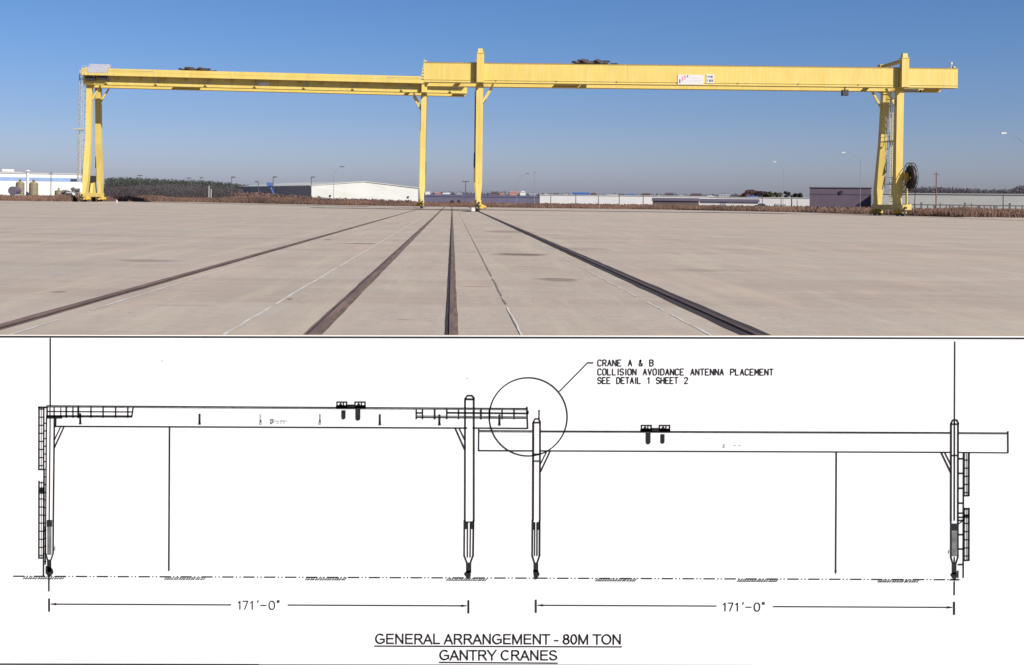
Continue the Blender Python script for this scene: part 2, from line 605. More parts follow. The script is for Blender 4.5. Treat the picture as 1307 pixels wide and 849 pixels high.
fx = [-4000, -1500, -600, -250] + list(np.arange(-130, 131, 4.0)) + [250, 600, 1500, 4000]
g = sheet('field', fx, lambda x: (-200, 5000), 40, -0.08, M['field'])
tag(g, 'brown winter field stretching from the yard to the horizon')
yx = sorted(set(list(np.arange(-130, 131, 4.0)) + [-61, -58, -50, -38, -5, 25, 41, 58, 59.2, 61] + list(np.arange(-60, 0, 1.5))))
g = sheet('concrete_yard', yx, lambda x: (-40, edge(x)), 30, 0.0, M['concrete'], skirt=0.2)
tag(g, 'wide worn concrete yard the cranes stand on')


# gravel verge with broken edge along the far side of the yard
def strip(name, x, w, y0, y1, z, material, seg=40, wob=0.0, parent=None, gaps=0.0):
    m = MB()
    rr = random.Random(int(x * 100) + 5)
    prev = None
    for i in range(seg + 1):
        y = y0 + (y1 - y0) * (i / seg) ** 1.7
        xx = x + (rr.uniform(-wob, wob) if wob else 0)
        ww = w * (1 + (rr.uniform(-.07, .07) if wob else 0))
        zz = dish(xx) + z
        k = len(m.v)
        m.v += [(xx - ww / 2, y, zz), (xx + ww / 2, y, zz)]
        if i > 0 and rr.random() >= gaps:
            m.f.append((k - 2, k - 1, k + 1, k))
    me = bpy.data.meshes.new(name)
    me.from_pydata(m.v, [], m.f)
    me.update()
    me.materials.append(material)
    ob = bpy.data.objects.new(name, me)
    COL.objects.link(ob)
    if parent: ob.parent = parent
    return ob


def make_rail(x, slotw, headw, y0, y1, label, slotm, headm, cat='rail', name='crane_rail', group=None, groove=None):
    t = thing(name, label, cat, (0, 0, 0), group=group)
    strip('rail_slot', x, slotw, y0, y1, 0.004, slotm, 260, 0.003, t)
    if groove:
        strip('flangeway', x + groove, .034, y0, y1, 0.008, M['slot_black'], 200, 0.002, t)
    m = MB()
    n = 30
    for i in range(n):
        a = y0 + (y1 - y0) * i / n
        b = y0 + (y1 - y0) * (i + 1) / n
        z = dish(x)
        m.box(x - headw / 2, x + headw / 2, a, b, z + 0.006, z + 0.022)
    m.build('rail_head', headm, t)
    return t


make_rail(3.26, 0.34, 0.07, -30, edge(3.2) - 0.3, 'dark crane rail in a wide black slot, rightmost on the concrete', M['slot_black'], M['rail_dark'])
make_rail(-4.78, 0.235, 0.06, -30, edge(-4.8) - 0.3, 'rusty crane rail furthest left on the concrete, leading to the far crane', M['slot'], M['rail_head'], groove=.06)
make_rail(-1.425, 0.20, 0.06, -30, edge(-1.4) - 0.3, 'rusty railway rail left of the centre of the yard, second from the left', M['slot'], M['rail_head'], name='track_rail', group='railway track set in the concrete', groove=-.05)
make_rail(0.01, 0.145, 0.05, -30, edge(0) - 0.3, 'rusty railway rail running straight away up the middle of the yard', M['slot'], M['rail_head'], name='track_rail', group='railway track set in the concrete', groove=-.05)
make_rail(55.8, 0.30, 0.08, 100, 260, 'crane rail under the far right legs of the near crane', M['slot'], M['rail_head'])
make_rail(-57.75, 0.30, 0.08, 100, 300, 'crane rail under the far left legs of the far crane', M['slot'], M['rail_head'])

for (x, wd, y0, y1, mm, gp, lab) in (
        (-4.42, 0.035, 6, 110, M['line_white'], 0.12, 'broken white painted line beside the left crane rail'),
        (-2.32, 0.035, 6, 100, M['line_white'], 0.05, 'white painted line between the left crane rail and the track'),
        (0.74, 0.028, 6, 150, M['crack'], 0.10, 'cracked joint right of the middle rail'),
        (2.76, 0.03, 6, 120, M['line_white'], 0.15, 'worn white line just left of the black crane rail')):
    o = strip('painted_line' if mm is not M['crack'] else 'slab_joint', x, wd, y0, y1, 0.0045, mm, 160, 0.008, None, gp)
    tag(o, lab, kind='structure')
o = strip('painted_line', 0.745, 0.022, 6, 16, 0.008, M['line_faint'], 30, 0.012, None, 0.25)
tag(o, 'chalky white trace along the cracked joint', kind='structure')
# transverse joint near the far end
m = MB()
for i in range(30):
    a, b = -5.4 + i * 0.62, -5.4 + (i + 1) * 0.62
    y = 165 + random.uniform(-.15, .15)
    k = len(m.v)
    m.v += [(a, y - .35, dish(a) + .005), (b, y - .35, dish(b) + .005), (b, y + .35, dish(b) + .005), (a, y + .35, dish(a) + .005)]
    m.f.append((k, k + 1, k + 2, k + 3))
me = bpy.data.meshes.new('slab_joint'); me.from_pydata(m.v, [], m.f); me.materials.append(M['crack'])
o = bpy.data.objects.new('slab_joint', me); COL.objects.link(o)
tag(o, 'dark joint crossing the yard behind the crane legs', kind='structure')

# kerb of the yard
m = MB()
pts = [e for e in EDGE]
for (a, b) in zip(pts[:-1], pts[1:]):
    n = max(1, int(abs(b[0] - a[0]) / 4))
    for i in range(n):
        p = [a[0] + (b[0] - a[0]) * i / n, a[1] + (b[1] - a[1]) * i / n]
        q = [a[0] + (b[0] - a[0]) * (i + 1) / n, a[1] + (b[1] - a[1]) * (i + 1) / n]
        m.beam((p[0], p[1] + .1, dish(p[0]) + 0.0), (q[0], q[1] + .1, dish(q[0]) + 0.0), 0.18, 0.10)
o = m.build('kerb', M['gravel'])
tag(o, 'low kerb along the far edge of the concrete', kind='structure')


# ------------------------------------------------------------------ weeds at the edge of the yard
def blades(name, pos, hts, wds, material):
    n = len(pos)
    pos = np.asarray(pos); hts = np.asarray(hts)[:, None]; wds = np.asarray(wds)[:, None]
    ang = rng.uniform(0, 2 * np.pi, n)
    d = np.stack([np.cos(ang), np.sin(ang) * .5, np.zeros(n)], 1)
    lean = np.stack([rng.normal(0, .22, n), rng.normal(0, .2, n), np.ones(n)], 1)
    v = np.empty((n, 4, 3))
    v[:, 0] = pos - d * wds * .5
    v[:, 1] = pos + d * wds * .5
    v[:, 2] = pos + lean * hts + d * wds * .35
    v[:, 3] = pos + lean * hts * rng.uniform(.75, 1.0, (n, 1)) - d * wds * .35
    me = bpy.data.meshes.new(name)
    me.vertices.add(n * 4); me.vertices.foreach_set('co', v.reshape(-1))
    me.loops.add(n * 4); me.loops.foreach_set('vertex_index', np.arange(n * 4, dtype=np.int32))
    me.polygons.add(n); me.polygons.foreach_set('loop_start', np.arange(0, n * 4, 4, dtype=np.int32))
    me.update(calc_edges=True)
    me.materials.append(material)
    ob = bpy.data.objects.new(name, me); COL.objects.link(ob)
    return ob


def weed_positions(n, depth, hfun):
    xs = rng.uniform(-100, 90, n)
    ds = rng.uniform(0.4, depth, n)
    ys = np.array([edge(x) for x in xs]) + ds
    # keep the ground round the crane legs clear
    keep = ~(((np.abs(xs - 55.4) < 2.2) & (ys < 149)) | ((np.abs(xs + 56.7) < 2.2) & (ys < 190)))
    xs, ys, ds = xs[keep], ys[keep], ds[keep]
    zs = np.array([dish(x) for x in xs]) - .08
    nz = 0.5 * np.sin(xs * .31 + 1) + 0.5 * np.sin(xs * .13 + ys * .2) + .35 * np.sin(xs * 1.1)
    h = hfun(xs) * (0.95 + 0.16 * nz) * rng.uniform(.45, 1.0, len(xs)) * (0.6 + 0.4 * np.minimum(1, ds / 4))
    return np.stack([xs, ys, zs], 1), h


def hf(x):
    return np.interp(x, [-100, -60, -40, -10, 0, 40, 58, 62, 90], [1.0, 1.2, 1.55, 1.25, 0.95, 1.0, 1.15, 1.45, 1.5])


pos, h = weed_positions(120000, 9.0, hf)
o = blades('dry_weeds', pos, h, rng.uniform(.03, .12, len(h)), M['weeds'])
tag(o, 'band of dry rust brown weeds along the far edge of the concrete', kind='stuff')
# low stubble on the field further back
n = 26000
xs = rng.uniform(-230, 230, n); ys = rng.uniform(0, 1, n) ** 1.4 * 260 + 140
ok = ys > np.array([edge(x) for x in xs]) + 9
xs, ys = xs[ok], ys[ok]
o = blades('field_stubble', np.stack([xs, ys, np.array([dish(x) for x in xs]) - .08], 1), rng.uniform(.3, .9, len(xs)), rng.uniform(.3, .8, len(xs)), M['weeds'])
tag(o, 'brown stubble on the field behind the weeds', kind='stuff')


def ground_z(x):
    return dish(x) - .08


# ------------------------------------------------------------------ the gantry cranes
def gantry(label, splay, xin, xout, yface, top, depth, gw, ysp, over_in, over_out, rot, upper_in, upper_out, walkway, colw=0.86):
    """local frame: x along the girders with 0 at the inner legs, y away from the camera, z up"""
    sg = 1 if xout > xin else -1
    span = abs(xout - xin)
    root = thing('gantry_crane', label, 'gantry crane', (xin, yface, 0), rot, 'yellow gantry cranes')
    Y = M['yellow']
    bot = top - depth
    x0, x1 = -over_in * sg, (span + over_out) * sg
    zg = {0: dish(xin), 1: 0.0 if sg > 0 else -.03}
    # girders
    for gi, y0 in enumerate((0.0, ysp)):
        m = MB()
        m.box(x0, x1, y0 + .05, y0 + gw - .05, bot + .035, top - .035)
        m.box(x0, x1, y0, y0 + gw, bot, bot + .04)
        m.box(x0, x1, y0, y0 + gw, top - .04, top)
        gd = m.build('girder', Y, root)
        r_ = MB().box(x0, x1, y0 + gw / 2 - .06, y0 + gw / 2 + .06, top + .002, top + .13)
        r_.build('trolley_rail', M['rust'], gd)
        for xe in (x0 + .25 * sg, x1 - .25 * sg):
            e_ = MB().box(xe - .12, xe + .12, y0 + gw / 2 - .2, y0 + gw / 2 + .2, top + .134, top + .30)
            e_.build('end_stop', Y, gd)
    # end ties between the girders
    for xe in (x0, x1):
        m = MB().box(xe, xe + (-.5 if xe == max(x0, x1) else .5), gw + .002, ysp - .002, bot + .3, top - .3)
        m.build('end_tie', Y, root)
    # legs
    for side, xl, up in ((0, 0.0, upper_in), (1, span * sg, upper_out)):
        zb = zg[side]
        lw = colw
        sill_z0, sill_z1 = zb + 0.78, zb + 1.42
        ya, yb = 0.62 + lw / 2, ysp + .15 + lw / 2   # leg centres under the girders
        for fi, (yt, ym, yb_) in enumerate(((ya, ya + (-.1 if splay else .15), ya + (-1.25 if splay else .25)), (yb + .5 * splay, yb + .9 + .8 * splay, yb + 2.3 + .7 * splay))):
            m = MB()
            m.loft([(sill_z1 - .02, xl, yb_, .50, 1.65), (zb + 2.3, xl, yb_ * .9 + ym * .1, .62, 1.45), (zb + 3.4, xl, yb_ * .75 + ym * .25, lw, 1.2),
                    (zb + 6.0, xl, yb_ * .4 + ym * .6, lw, .98), (zb + 9.5, xl, ym * .8 + yt * .2, lw, .9), (bot - .002, xl, yt, lw, .85)])
            lg = m.build('leg', Y, root)
            # bolted collar under the girder
            c = MB().box(xl - lw / 2 - .08, xl + lw / 2 + .08, yt - .52, yt + .52, bot - .35, bot - .30)
            c.build('flange', M['yellow_dark'], lg)
            # knee braces towards the span
            d = sg if side == 0 else -sg
            k = MB()
            k.beam((xl + d * (lw / 2 - .05), yt, bot - 2.35), (xl + d * (lw / 2 + 1.25), yt, bot - .08), .26, .24)
            k.build('knee_brace', Y, root)
            # junction box and conduit on the leg
            j = MB()
            j.box(xl - d * (lw / 2), xl - d * (lw / 2 + .13), ym - .15, ym + .15, zb + 5.5, zb + 7.4)
            j.box(xl - d * (lw / 2), xl - d * (lw / 2 + .07), ym + .18, ym + .26, zb + 3.6, bot - .5)
            j.build('conduit', M['dark_steel'], lg)
        # sill beam and bogies
        ys0, ys1 = ya - 2.1 - .8 * splay, yb + 3.45 + .7 * splay
        m = MB().box(xl - .30, xl + .30, ys0, ys1, sill_z0, sill_z1)
        m.build('sill_beam', Y, root, bevel=.02)
        for yc in (ys0 + 1.3, ys1 - 1.3):
            m = MB()
            m.loft([(zb + .34, xl, yc, .46, 2.5), (zb + .55, xl, yc, .46, 2.5), (zb + .777, xl, yc, .5, 1.1)])
            bg_ = m.build('bogie', Y, root)
            for dy in (-.78, .78):
                wv = MB().tube((xl - .11, yc + dy, zb + .325), (xl + .11, yc + dy, zb + .325), .30, 18)
                wv.tube((xl - .16, yc + dy, zb + .325), (xl - .112, yc + dy, zb + .325), .34, 18)
                wv.tube((xl - .30, yc + dy, zb + .325), (xl + .30, yc + dy, zb + .325), .08, 8)
                wv.build('wheel', M['dark_steel'], bg_)
            mo = MB()
            dd = sg if side == 0 else -sg
            mo.tube((xl + dd * .25, yc, zb + .52), (xl + dd * .95, yc, zb + .52), .21, 12)
            mo.box(xl + dd * .3, xl + dd * .62, yc - .28, yc + .28, zb + .36, zb + .86)
            mo.build('drive_motor', M['yellow_dark'], bg_)
        # buffers and rail sweep
        for yy, s_ in ((ys0, -1), (ys1, 1)):
            m = MB()
            m.tube((xl, yy, zb + 1.05), (xl, yy + s_ * .35, zb + 1.05), .14, 10)
            m.box(xl - .12, xl + .12, yy + (0 if s_ < 0 else -.1), yy + (.1 if s_ < 0 else 0), zb + .12, zb + .777)
            m.build('buffer', M['dark_steel'], root)
        # control cabinet standing on the sill between the legs
        if side == 1 and not splay:
            continue_cab = False
        else:
            continue_cab = True
        ycab = (ya + yb) / 2 + .6
        if continue_cab:
            c = MB()
            c.loft([(sill_z1 + .002, xl, ycab, .45, 2.1), (zb + 2.9, xl, ycab, .45, 1.0), (zb + 3.2, xl, ycab, .45, .9)])
            cs = c.build('cabinet_stand', Y, root)
            c = MB().box(xl - .35, xl + .35, ycab - .75, ycab + .75, zb + 3.21, zb + 4.15)
            c.build('cabinet', M['dark_steel'], cs, bevel=.02)
            for s_ in (-1, 1):
                c = MB().beam((xl, ycab + s_ * 2.0, sill_z1), (xl, ycab + s_ * 1.1, zb + 3.9), .12, .16)
                c.build('strut', M['dark_steel'], cs)
        # upper columns clamping the girders and the tie over the trolley
        if up:
            zt = top + 1.12
            for y0, y1 in ((-.78, -.003), (ysp + gw + .003, ysp + gw + .78)):
                m = MB()
                m.box(xl - lw / 2 - .02, xl + lw / 2 + .02, y0, y1, bot - .05, zt)
                uc = m.build('upper_column', Y, root, bevel=.015)
                m = MB()
                m.box(xl - lw / 2 - .08, xl + lw / 2 + .08, y0 - .05, y1 + .05, zt + .002, zt + .06)
                if y0 < 0:
                    m.loft([(zt + .062, xl, (y0 + y1) / 2, .66, .6), (zt + .60, xl, (y0 + y1) / 2, .56, .5)])
                m.build('cap', Y, uc)
            m = MB()
            yc0, yc1 = -.1, ysp + gw + .1
            m.hexa([(xl - .2, yc0, zt - .42), (xl + .2, yc0, zt - .42), (xl + .2, yc1, zt - .42), (xl - .2, yc1, zt - .42),
                    (xl - .2, yc0, zt - .01), (xl + .2, yc0, zt - .01), (xl + .2, yc1, zt - .01), (xl - .2, yc1, zt - .01)])
            m.build('top_tie', Y, root)
    return root


# near crane, right
XI, XO = 3.30, 55.80
near = gantry('nearer yellow gantry crane on the right, with plain deep girder and white sign', 0, XI, XO, 136.2,
              18.42, 2.42, 1.25, 4.85, 7.0, 6.85, 0.0, True, True, False)
# far crane, left
FI, FO = -4.8, -57.75
far = gantry('further yellow gantry crane on the left, with a walkway along its girder', 1, FI, FO, 175.0,
              20.97, 2.5, 1.25, 4.85, 6.85, 0.75, R(2.5), True, False, True)
far.rotation_euler = (0, .0086, R(2.5))      # the yard rises towards the outer rail


def addpart(mb, name, material, root, bevel=0.0):
    return mb.build(name, material, root, bevel=bevel)


# --- near crane details
sp = XO - XI
top, bot = 18.42, 16.0
# ladder with hoops between the outer legs
lx = sp
lad = MB()
ly = 3.3
for s_ in (-.32, .32):
    lad.box(lx - .04, lx + .04, ly + s_ - .03, ly + s_ + .03, 1.45, bot + .1)
for i in range(46):
    z = 1.8 + i * .305
    lad.box(lx - .02, lx + .02, ly - .29, ly + .29, z, z + .045)
ld = lad.build('ladder', M['pale_yellow'], near)
hoops = MB()
for i in range(14):
    z = 4.0 + i * .9
    if 9.0 < z < 9.9: continue
    pts = [(lx - .75 * math.sin(a), ly - .42 * math.cos(a), z) for a in np.linspace(0, math.pi, 9)]
    hoops.path(pts, .035, 5)
for a in (.5, 1.57, 2.6):
    hoops.box(lx - .75 * math.sin(a) - .02, lx - .75 * math.sin(a) + .02, ly - .42 * math.cos(a) - .03, ly - .42 * math.cos(a) + .03, 4.0, 15.7)
hoops.build('safety_cage', M['pale_steel'], ld)
pf = MB()
pf.box(lx - .9, lx + .45, ly - 1.7, ly + 1.9, 9.42, 9.50)
pf.build('rest_platform', M['pale_yellow'], near)
pr = MB()
for (xa, ya_) in ((-.9, -1.7), (-.9, 0), (-.9, 1.9), (.45, -1.7), (.45, 1.9)):
    pr.box(lx + xa - .02, lx + xa + .02, ly + ya_ - .02, ly + ya_ + .02, 9.5, 10.5)
for zz in (9.98, 10.46):
    pr.box(lx - .92, lx - .88, ly - 1.7, ly + 1.9, zz, zz + .04)
pr.build('handrail', M['dark_steel'], near)
# cable reel outside the outer legs
ry, rz, rx = 0.4, 4.9, lx + 1.25
reel = MB()
for dx in (-.22, .22):
    reel.ring((rx + dx, ry, rz), 'x', 1.72, 1.80, .05, 36)
    reel.ring((rx + dx, ry, rz), 'x', .25, .42, .06, 20)
    for i in range(12):
        a = 2 * math.pi * i / 12
        reel.beam((rx + dx, ry + .3 * math.cos(a), rz + .3 * math.sin(a)), (rx + dx, ry + 1.76 * math.cos(a), rz + 1.76 * math.sin(a)), .05, .05)
rl = reel.build('cable_reel', M['dark_steel'], near)
cab = MB().ring((rx, ry - .05, rz - .06), 'x', .42, 1.5, .36, 36)
cab.build('wound_cable', M['black_rubber'], rl)
brk = MB()
brk.beam((lx + .4, ry + .3, rz), (rx + .3, ry + .3, rz), .3, .3)
brk.beam((lx + .4, ry + .3, rz - 1.5), (rx - .1, ry + .3, rz - .1), .14, .14)
brk.box(lx + .44, lx + .95, ry - .2, ry + .6, rz - .45, rz + .5)
brk.build('reel_bracket', M['yellow_dark'], near)
dr = MB()
dr.path([(rx, ry - 1.4, rz), (rx, ry - 1.45, 3.0), (rx, ry - 1.3, 1.2), (rx, ry - 1.6, .1)], .045, 6)
dr.build('supply_cable', M['black_rubber'], near)
lj = MB()
lj.box(lx + .31, lx + .95, -.8, .4, .8, 1.5)
lj.box(lx + .5, lx + .62, -.4, .0, 1.5, 3.4)
lj.build('cable_guide', M['yellow'], near)
# small boxes under the girder
c = MB()
hx = (1078.5 - CX) / F * 136.3 - XI
c.box(hx - .35, hx + .35, .25, .95, bot - 1.05, bot - .35)
c.box(hx - .05, hx + .05, .5, .7, bot - .35, bot)
c.build('hanging_siren_box', M['dark_steel'], near)
# white sign plates on the girder face, letters too faded to read
ys = 0.045


def gx(px, py=100):
    return P(px, py, 136.2).x - XI


def gz(px, py):
    return P(px, py, 136.2).z


def plate(px0, py0, px1, py1, d0, d1, mat_, name, parent):
    return MB().box(gx(px0, py0), gx(px1, py0), d0, d1, gz(px0, py1), gz(px0, py0)).build(name, mat_, parent)


sg_ = plate(865, 95.3, 898, 108.0, -.02, ys, M['sign_white'], 'sign_plate', near)
for (a, b, c_, d, mm) in ((867.0, 101.2, 868.4, 106.2, 'sign_black'), (870.2, 97.6, 872, 103.6, 'sign_pink'), (873.6, 96.4, 875.2, 101, 'sign_pink'), (877, 96.2, 878.3, 98.8, 'sign_red')):
    plate(a, b, c_, d, -.035, -.021, M[mm], 'logo_bar', sg_)
rr = random.Random(3)
x = 881.0
for row, (ya_, yb_) in enumerate(((98.0, 99.8), (102.2, 103.6))):
    x = 880.5
    mbt = MB()
    while x < 896:
        wd = rr.uniform(.5, 1.1)
        mbt.box(gx(x), gx(x + wd), -.035, -.021, gz(x, yb_), gz(x, ya_))
        x += wd + rr.uniform(.3, .7)
    mbt.build('faded_lettering', M['sign_grey'], sg_)
s2 = plate(901.5, 95.0, 911.5, 106.5, -.02, ys, M['sign_white'], 'sign_plate', near)
mbt = MB()
for (a, b, c_, d) in ((903, 96.8, 904.4, 99), (905, 96.8, 906.3, 99), (907, 96.6, 909.6, 99.6), (902.6, 101.5, 903.4, 104.5), (905, 101.6, 907.4, 104.6), (908, 101.6, 910.2, 104.4)):
    MB().box(gx(a), gx(c_), -.035, -.021, gz(a, d), gz(a, b)).build('faded_letter', M['sign_dkgrey'], s2)
# end lamp and small fittings, end stair at the inner end
c = MB()
ex = sp + 6.85
c.tube((ex - .6, .6, top), (ex - .6, .6, top + .55), .05, 6)
c.tube((ex - .6, .6, top + .552), (ex - .6, .6, top + .85), .16, 8)
c.build('end_lamp', M['sign_white'], near)
c = MB()
for i in range(6):
    z = bot + .35 + i * .38
    xx = -6.95 - .42 + i * .075
    c.box(xx, xx + .35, .1, .9, z, z + .06)
c.beam((-6.95 - .40, .1, bot + .3), (-6.95 + .0, .1, top + .4), .05, .08)
c.box(-6.97, -6.91, .1, .16, top, top + .45)
c.build('end_steps', M['pale_steel'], near)
c = MB()
rrr = random.Random(9)
for i in range(7):
    xx = 2.0 + i * 7.5
    c = MB().tube((xx, -.05, bot + .28), (xx, -.013, bot + .28), .07, 8)
    c.build('bracket_lug', M['rust'], near)
# stiffener line near the bottom of the face
c = MB().box(-6.95, ex, -.012, .048, bot + .28, bot + .315)
c.build('stiffener', M['yellow'], near)
c = MB()
c.box(sp + 1.7, sp + 3.8, 4.3, 4.82, bot - .02, bot + .28)
c.box(sp + 4.1, sp + 4.25, 4.3, 4.8, bot - .12, bot + .2)
c.build('cable_festoon_box', M['dark_steel'], near)


# --- far crane details
fs = abs(FO - FI)
ft, fb = 20.97, 18.47
X_ = lambda d: -d   # local x of a distance from the inner legs
wk = MB()
w0, w1 = X_(-6.75), X_(fs + .7)
wk.box(w0, w1, -.92, -.003, ft - 1.13, ft - 1.05)
wk.build('walkway_deck', M['yellow_dark'], far)
wk = MB()
wk.box(w0, w1, -.95, -.90, ft - 1.15, ft - .62)
wk.box(w0, w1, -.95, -.90, ft - .57, ft - .04)
wk.box(w0, w1, -.93, -.92, ft - .66, ft - .54)
wk.build('walkway_panel', M['yellow'], far)
nb = 17
for i in range(nb):
    wk = MB()
    xx = w0 + (w1 - w0) * (i + .5) / nb
    wk.hexa([(xx - .04, -.9, ft - 1.2), (xx + .04, -.9, ft - 1.2), (xx + .04, 0.0, ft - 1.8), (xx - .04, 0.0, ft - 1.8),
             (xx - .04, -.9, ft - 1.13), (xx + .04, -.9, ft - 1.13), (xx + .04, 0.0, ft - 1.13), (xx - .04, 0.0, ft - 1.13)])
    wk.build('walkway_bracket', M['yellow_dark'], far)
# hand rail on the walkway ends as on the drawing
for (a, b) in ((-6.7, 6.0), (fs - 10.5, fs + .6)):
    wk = MB()
    xx = a
    while xx <= b:
        wk.box(X_(xx) - .025, X_(xx) + .025, -.97, -.951, ft - 1.1, ft + .02)
        xx += 1.55
    wk.box(X_(a), X_(b), -.99, -.972, ft - .35, ft - .31)
    wk.build('handrail', M['pale_yellow'], far)
# flood lights under the walkway
for i in range(8):
    xx = X_(-4.6 + i * 7.75)
    fl = MB()
    fl.tube((xx, -.7, ft - 1.13), (xx, -.7, ft - 1.6), .04, 6)
    fl.build('floodlight', M['dark_steel'], far)
    hd = MB()
    hd.loft([(ft - 2.02, xx, -.7, .46, .42), (ft - 1.6, xx, -.7, .20, .2)])
    hd.build('lamp_hood', M['dark_steel'], far.children[-1] if False else bpy.data.objects[COL.objects[-1].name])
pl = MB().box(X_(26.3), X_(24.6), -.035, .048, ft - 2.02, ft - 1.55)
pl.build('sign_plate', M['sign_white'], far)
# pale electrical house and railings on the outer end
eh = MB().box(X_(fs - .1), X_(fs - 3.2), -.98, -.955, ft - .75, ft + .12)
eh.box(X_(fs - .1), X_(fs - 3.2), .2, 1.3, ft + .14, ft + .75)
eh.build('electrical_cabinet', M['grey_box'], far, bevel=.02)
eh = MB()
for i in range(9):
    xx = X_(fs + .7 - i * .5)
    eh.box(xx - .02, xx + .02, -.99, -.96, ft - 1.1, ft + .35)
eh.box(X_(fs + .7), X_(fs - 3.3), -.99, -.96, ft + .32, ft + .36)
eh.build('end_railing', M['pale_steel'], far)
dk = MB().box(X_(fs - 1.6), X_(fs - 3.0), -.6, -.1, ft - 1.75, ft - 1.2)
dk.build('control_box', M['dark_steel'], far)
dk = MB().box(X_(fs + .3), X_(fs - 1.3), -.5, -.1, ft - 1.95, ft - 1.3)
dk.build('control_box', M['dark_steel'], far)
# caged ladder on the outer leg
lad = MB()
lxx = X_(fs + 1.05)
for s_ in (-.3, .3):
    lad.box(lxx + s_ - .03, lxx + s_ + .03, .5, .56, 3.0, ft - .2)
for i in range(58):
    lad.box(lxx - .3, lxx + .3, .51, .55, 3.2 + i * .305, 3.235 + i * .305)
ld = lad.build('ladder', M['pale_yellow'], far)
hp = MB()
for i in range(22):
    z = 3.6 + i * .78
    if 10.8 < z < 12.6: continue
    hp.path([(lxx - .42 * math.cos(a), .5 - .72 * math.sin(a), z) for a in np.linspace(0, math.pi, 9)], .04, 5)
for a in (.45, 1.1, 2.04, 2.7):
    hp.box(lxx - .42 * math.cos(a) - .035, lxx - .42 * math.cos(a) + .035, .5 - .72 * math.sin(a) - .02, .5 - .72 * math.sin(a) + .02, 3.6, 10.8)
    hp.box(lxx - .42 * math.cos(a) - .035, lxx - .42 * math.cos(a) + .035, .5 - .72 * math.sin(a) - .02, .5 - .72 * math.sin(a) + .02, 12.3, ft - .3)
hp.build('safety_cage', M['pale_steel'], ld)
pf = MB().box(lxx - 1.0, lxx + .5, -.3, 1.3, 11.3, 11.42)
pf.build('rest_platform', M['pale_yellow'], far)
pf = MB()
for i in range(15):
    z = 4.2 + i * 1.1
    pf.box(lxx + .3, lxx + .68, .52, .56, z, z + .05)
pf.build('ladder_bracket', M['dark_steel'], far)


# ------------------------------------------------------------------ trolleys on the girders
def trolley(label, x, y, z, rot):
    t = thing('hoist_trolley', label, 'hoist trolley', (x, y, z), rot, 'hoist trolleys on the crane girders')
    gw, ysp = 1.25, 4.85
    m = MB()
    for s_ in (-1.75, 1.75):
        m.box(s_ - .18, s_ + .18, .25, ysp + gw - .25, .30, .62)
    for yy in (.3, ysp + gw - .6):
        m.box(-1.95, 1.95, yy, yy + .3, .28, .55)
    m.box(-1.5, 1.5, 1.2, 1.35, .4, .55)
    m.build('frame', M['winch'], t)
    for yy in (.45, ysp + gw - .62):
        for s_ in (-1.4, 1.4):
            m = MB().tube((s_, yy + .0, .20), (s_, yy + .2, .20), .20, 14)
            m.build('wheel', M['dark_steel'], t)
    for s_, r_ in ((-.95, .36), (.75, .30)):
        m = MB().tube((s_, .8, .80), (s_, 4.6, .80), r_, 18)
        m.tube((s_, .7, .80), (s_, .8, .80), r_ + .1, 18)
        m.tube((s_, 4.6, .80), (s_, 4.7, .80), r_ + .1, 18)
        m.build('winch_drum', M['winch'], t)
        m = MB()
        m.box(s_ - .35, s_ + .3, .15, .68, .45, .98)
        m.tube((s_ - .1, -.1, .82), (s_ - .1, .3, .82), .2, 12)
        m.box(s_ - .25, s_ + .05, .3, .62, .98, 1.18)
        m.build('gear_motor', M['winch'], t)
    m = MB()
    m.box(1.35, 2.15, .3, 1.0, .62, .9)
    m.build('control_box', M['dark_steel'], t)
    m = MB().box(-2.3, -1.95, .4, 1.2, .45, .8)
    m.build('resistor_box', M['dark_steel'], t)
    for s_, w_, h_ in ((-.95, .62, 1.22), (.78, .5, 1.08)):
        MB().box(s_ - w_, s_ + w_, .9, 4.5, .63, h_).build('winch_cover', M['winch'], t, bevel=.04)
    MB().box(-.35, .35, 1.0, 4.2, .63, .92).build('walkway', M['winch'], t)
    m = MB()
    m.tube((2.2, .5, .35), (2.9, .6, .28), .08, 6)
    m.box(2.75, 3.05, .4, .8, .16, .42)
    m.build('control_box', M['dark_steel'], t)
    m = MB()
    for s_ in (-.95, .75):
        for yy in (1.9, 3.4):
            m.tube((s_, yy, .75), (s_, yy, -1.1), .03, 5)
        m.box(s_ - .3, s_ + .3, 1.75, 3.55, -1.9, -1.1)
    m.build('hook_block', M['dark_steel'], t)
    return t


tx = P(755, 80, 137).x
trolley('dark hoist trolley on top of the nearer crane, left of its white sign', tx, 136.2, 18.42, 0).scale = (1.05, 1, .60)
pth = far.matrix_world
dloc = (P(251, 90, 175).x)
dist = (dloc - FI) / math.cos(R(2.5))
trolley('low dark hoist trolley on top of the further crane on the left', FI + dist * math.cos(R(2.5)), 175.0 + dist * math.sin(R(2.5)), 20.97 - dist * .0086, R(2.5)).rotation_euler = (0, .0086, R(2.5))
low = bpy.data.objects['hoist_trolley.001']
low.scale = (1.12, 1, .58)


# ------------------------------------------------------------------ distant buildings
def corner_box(px0, px1, ytop, Yd, dd, top_z=None):
    a, b = P(px0, ytop, Yd), P(px1, ytop, Yd)
    return a, b


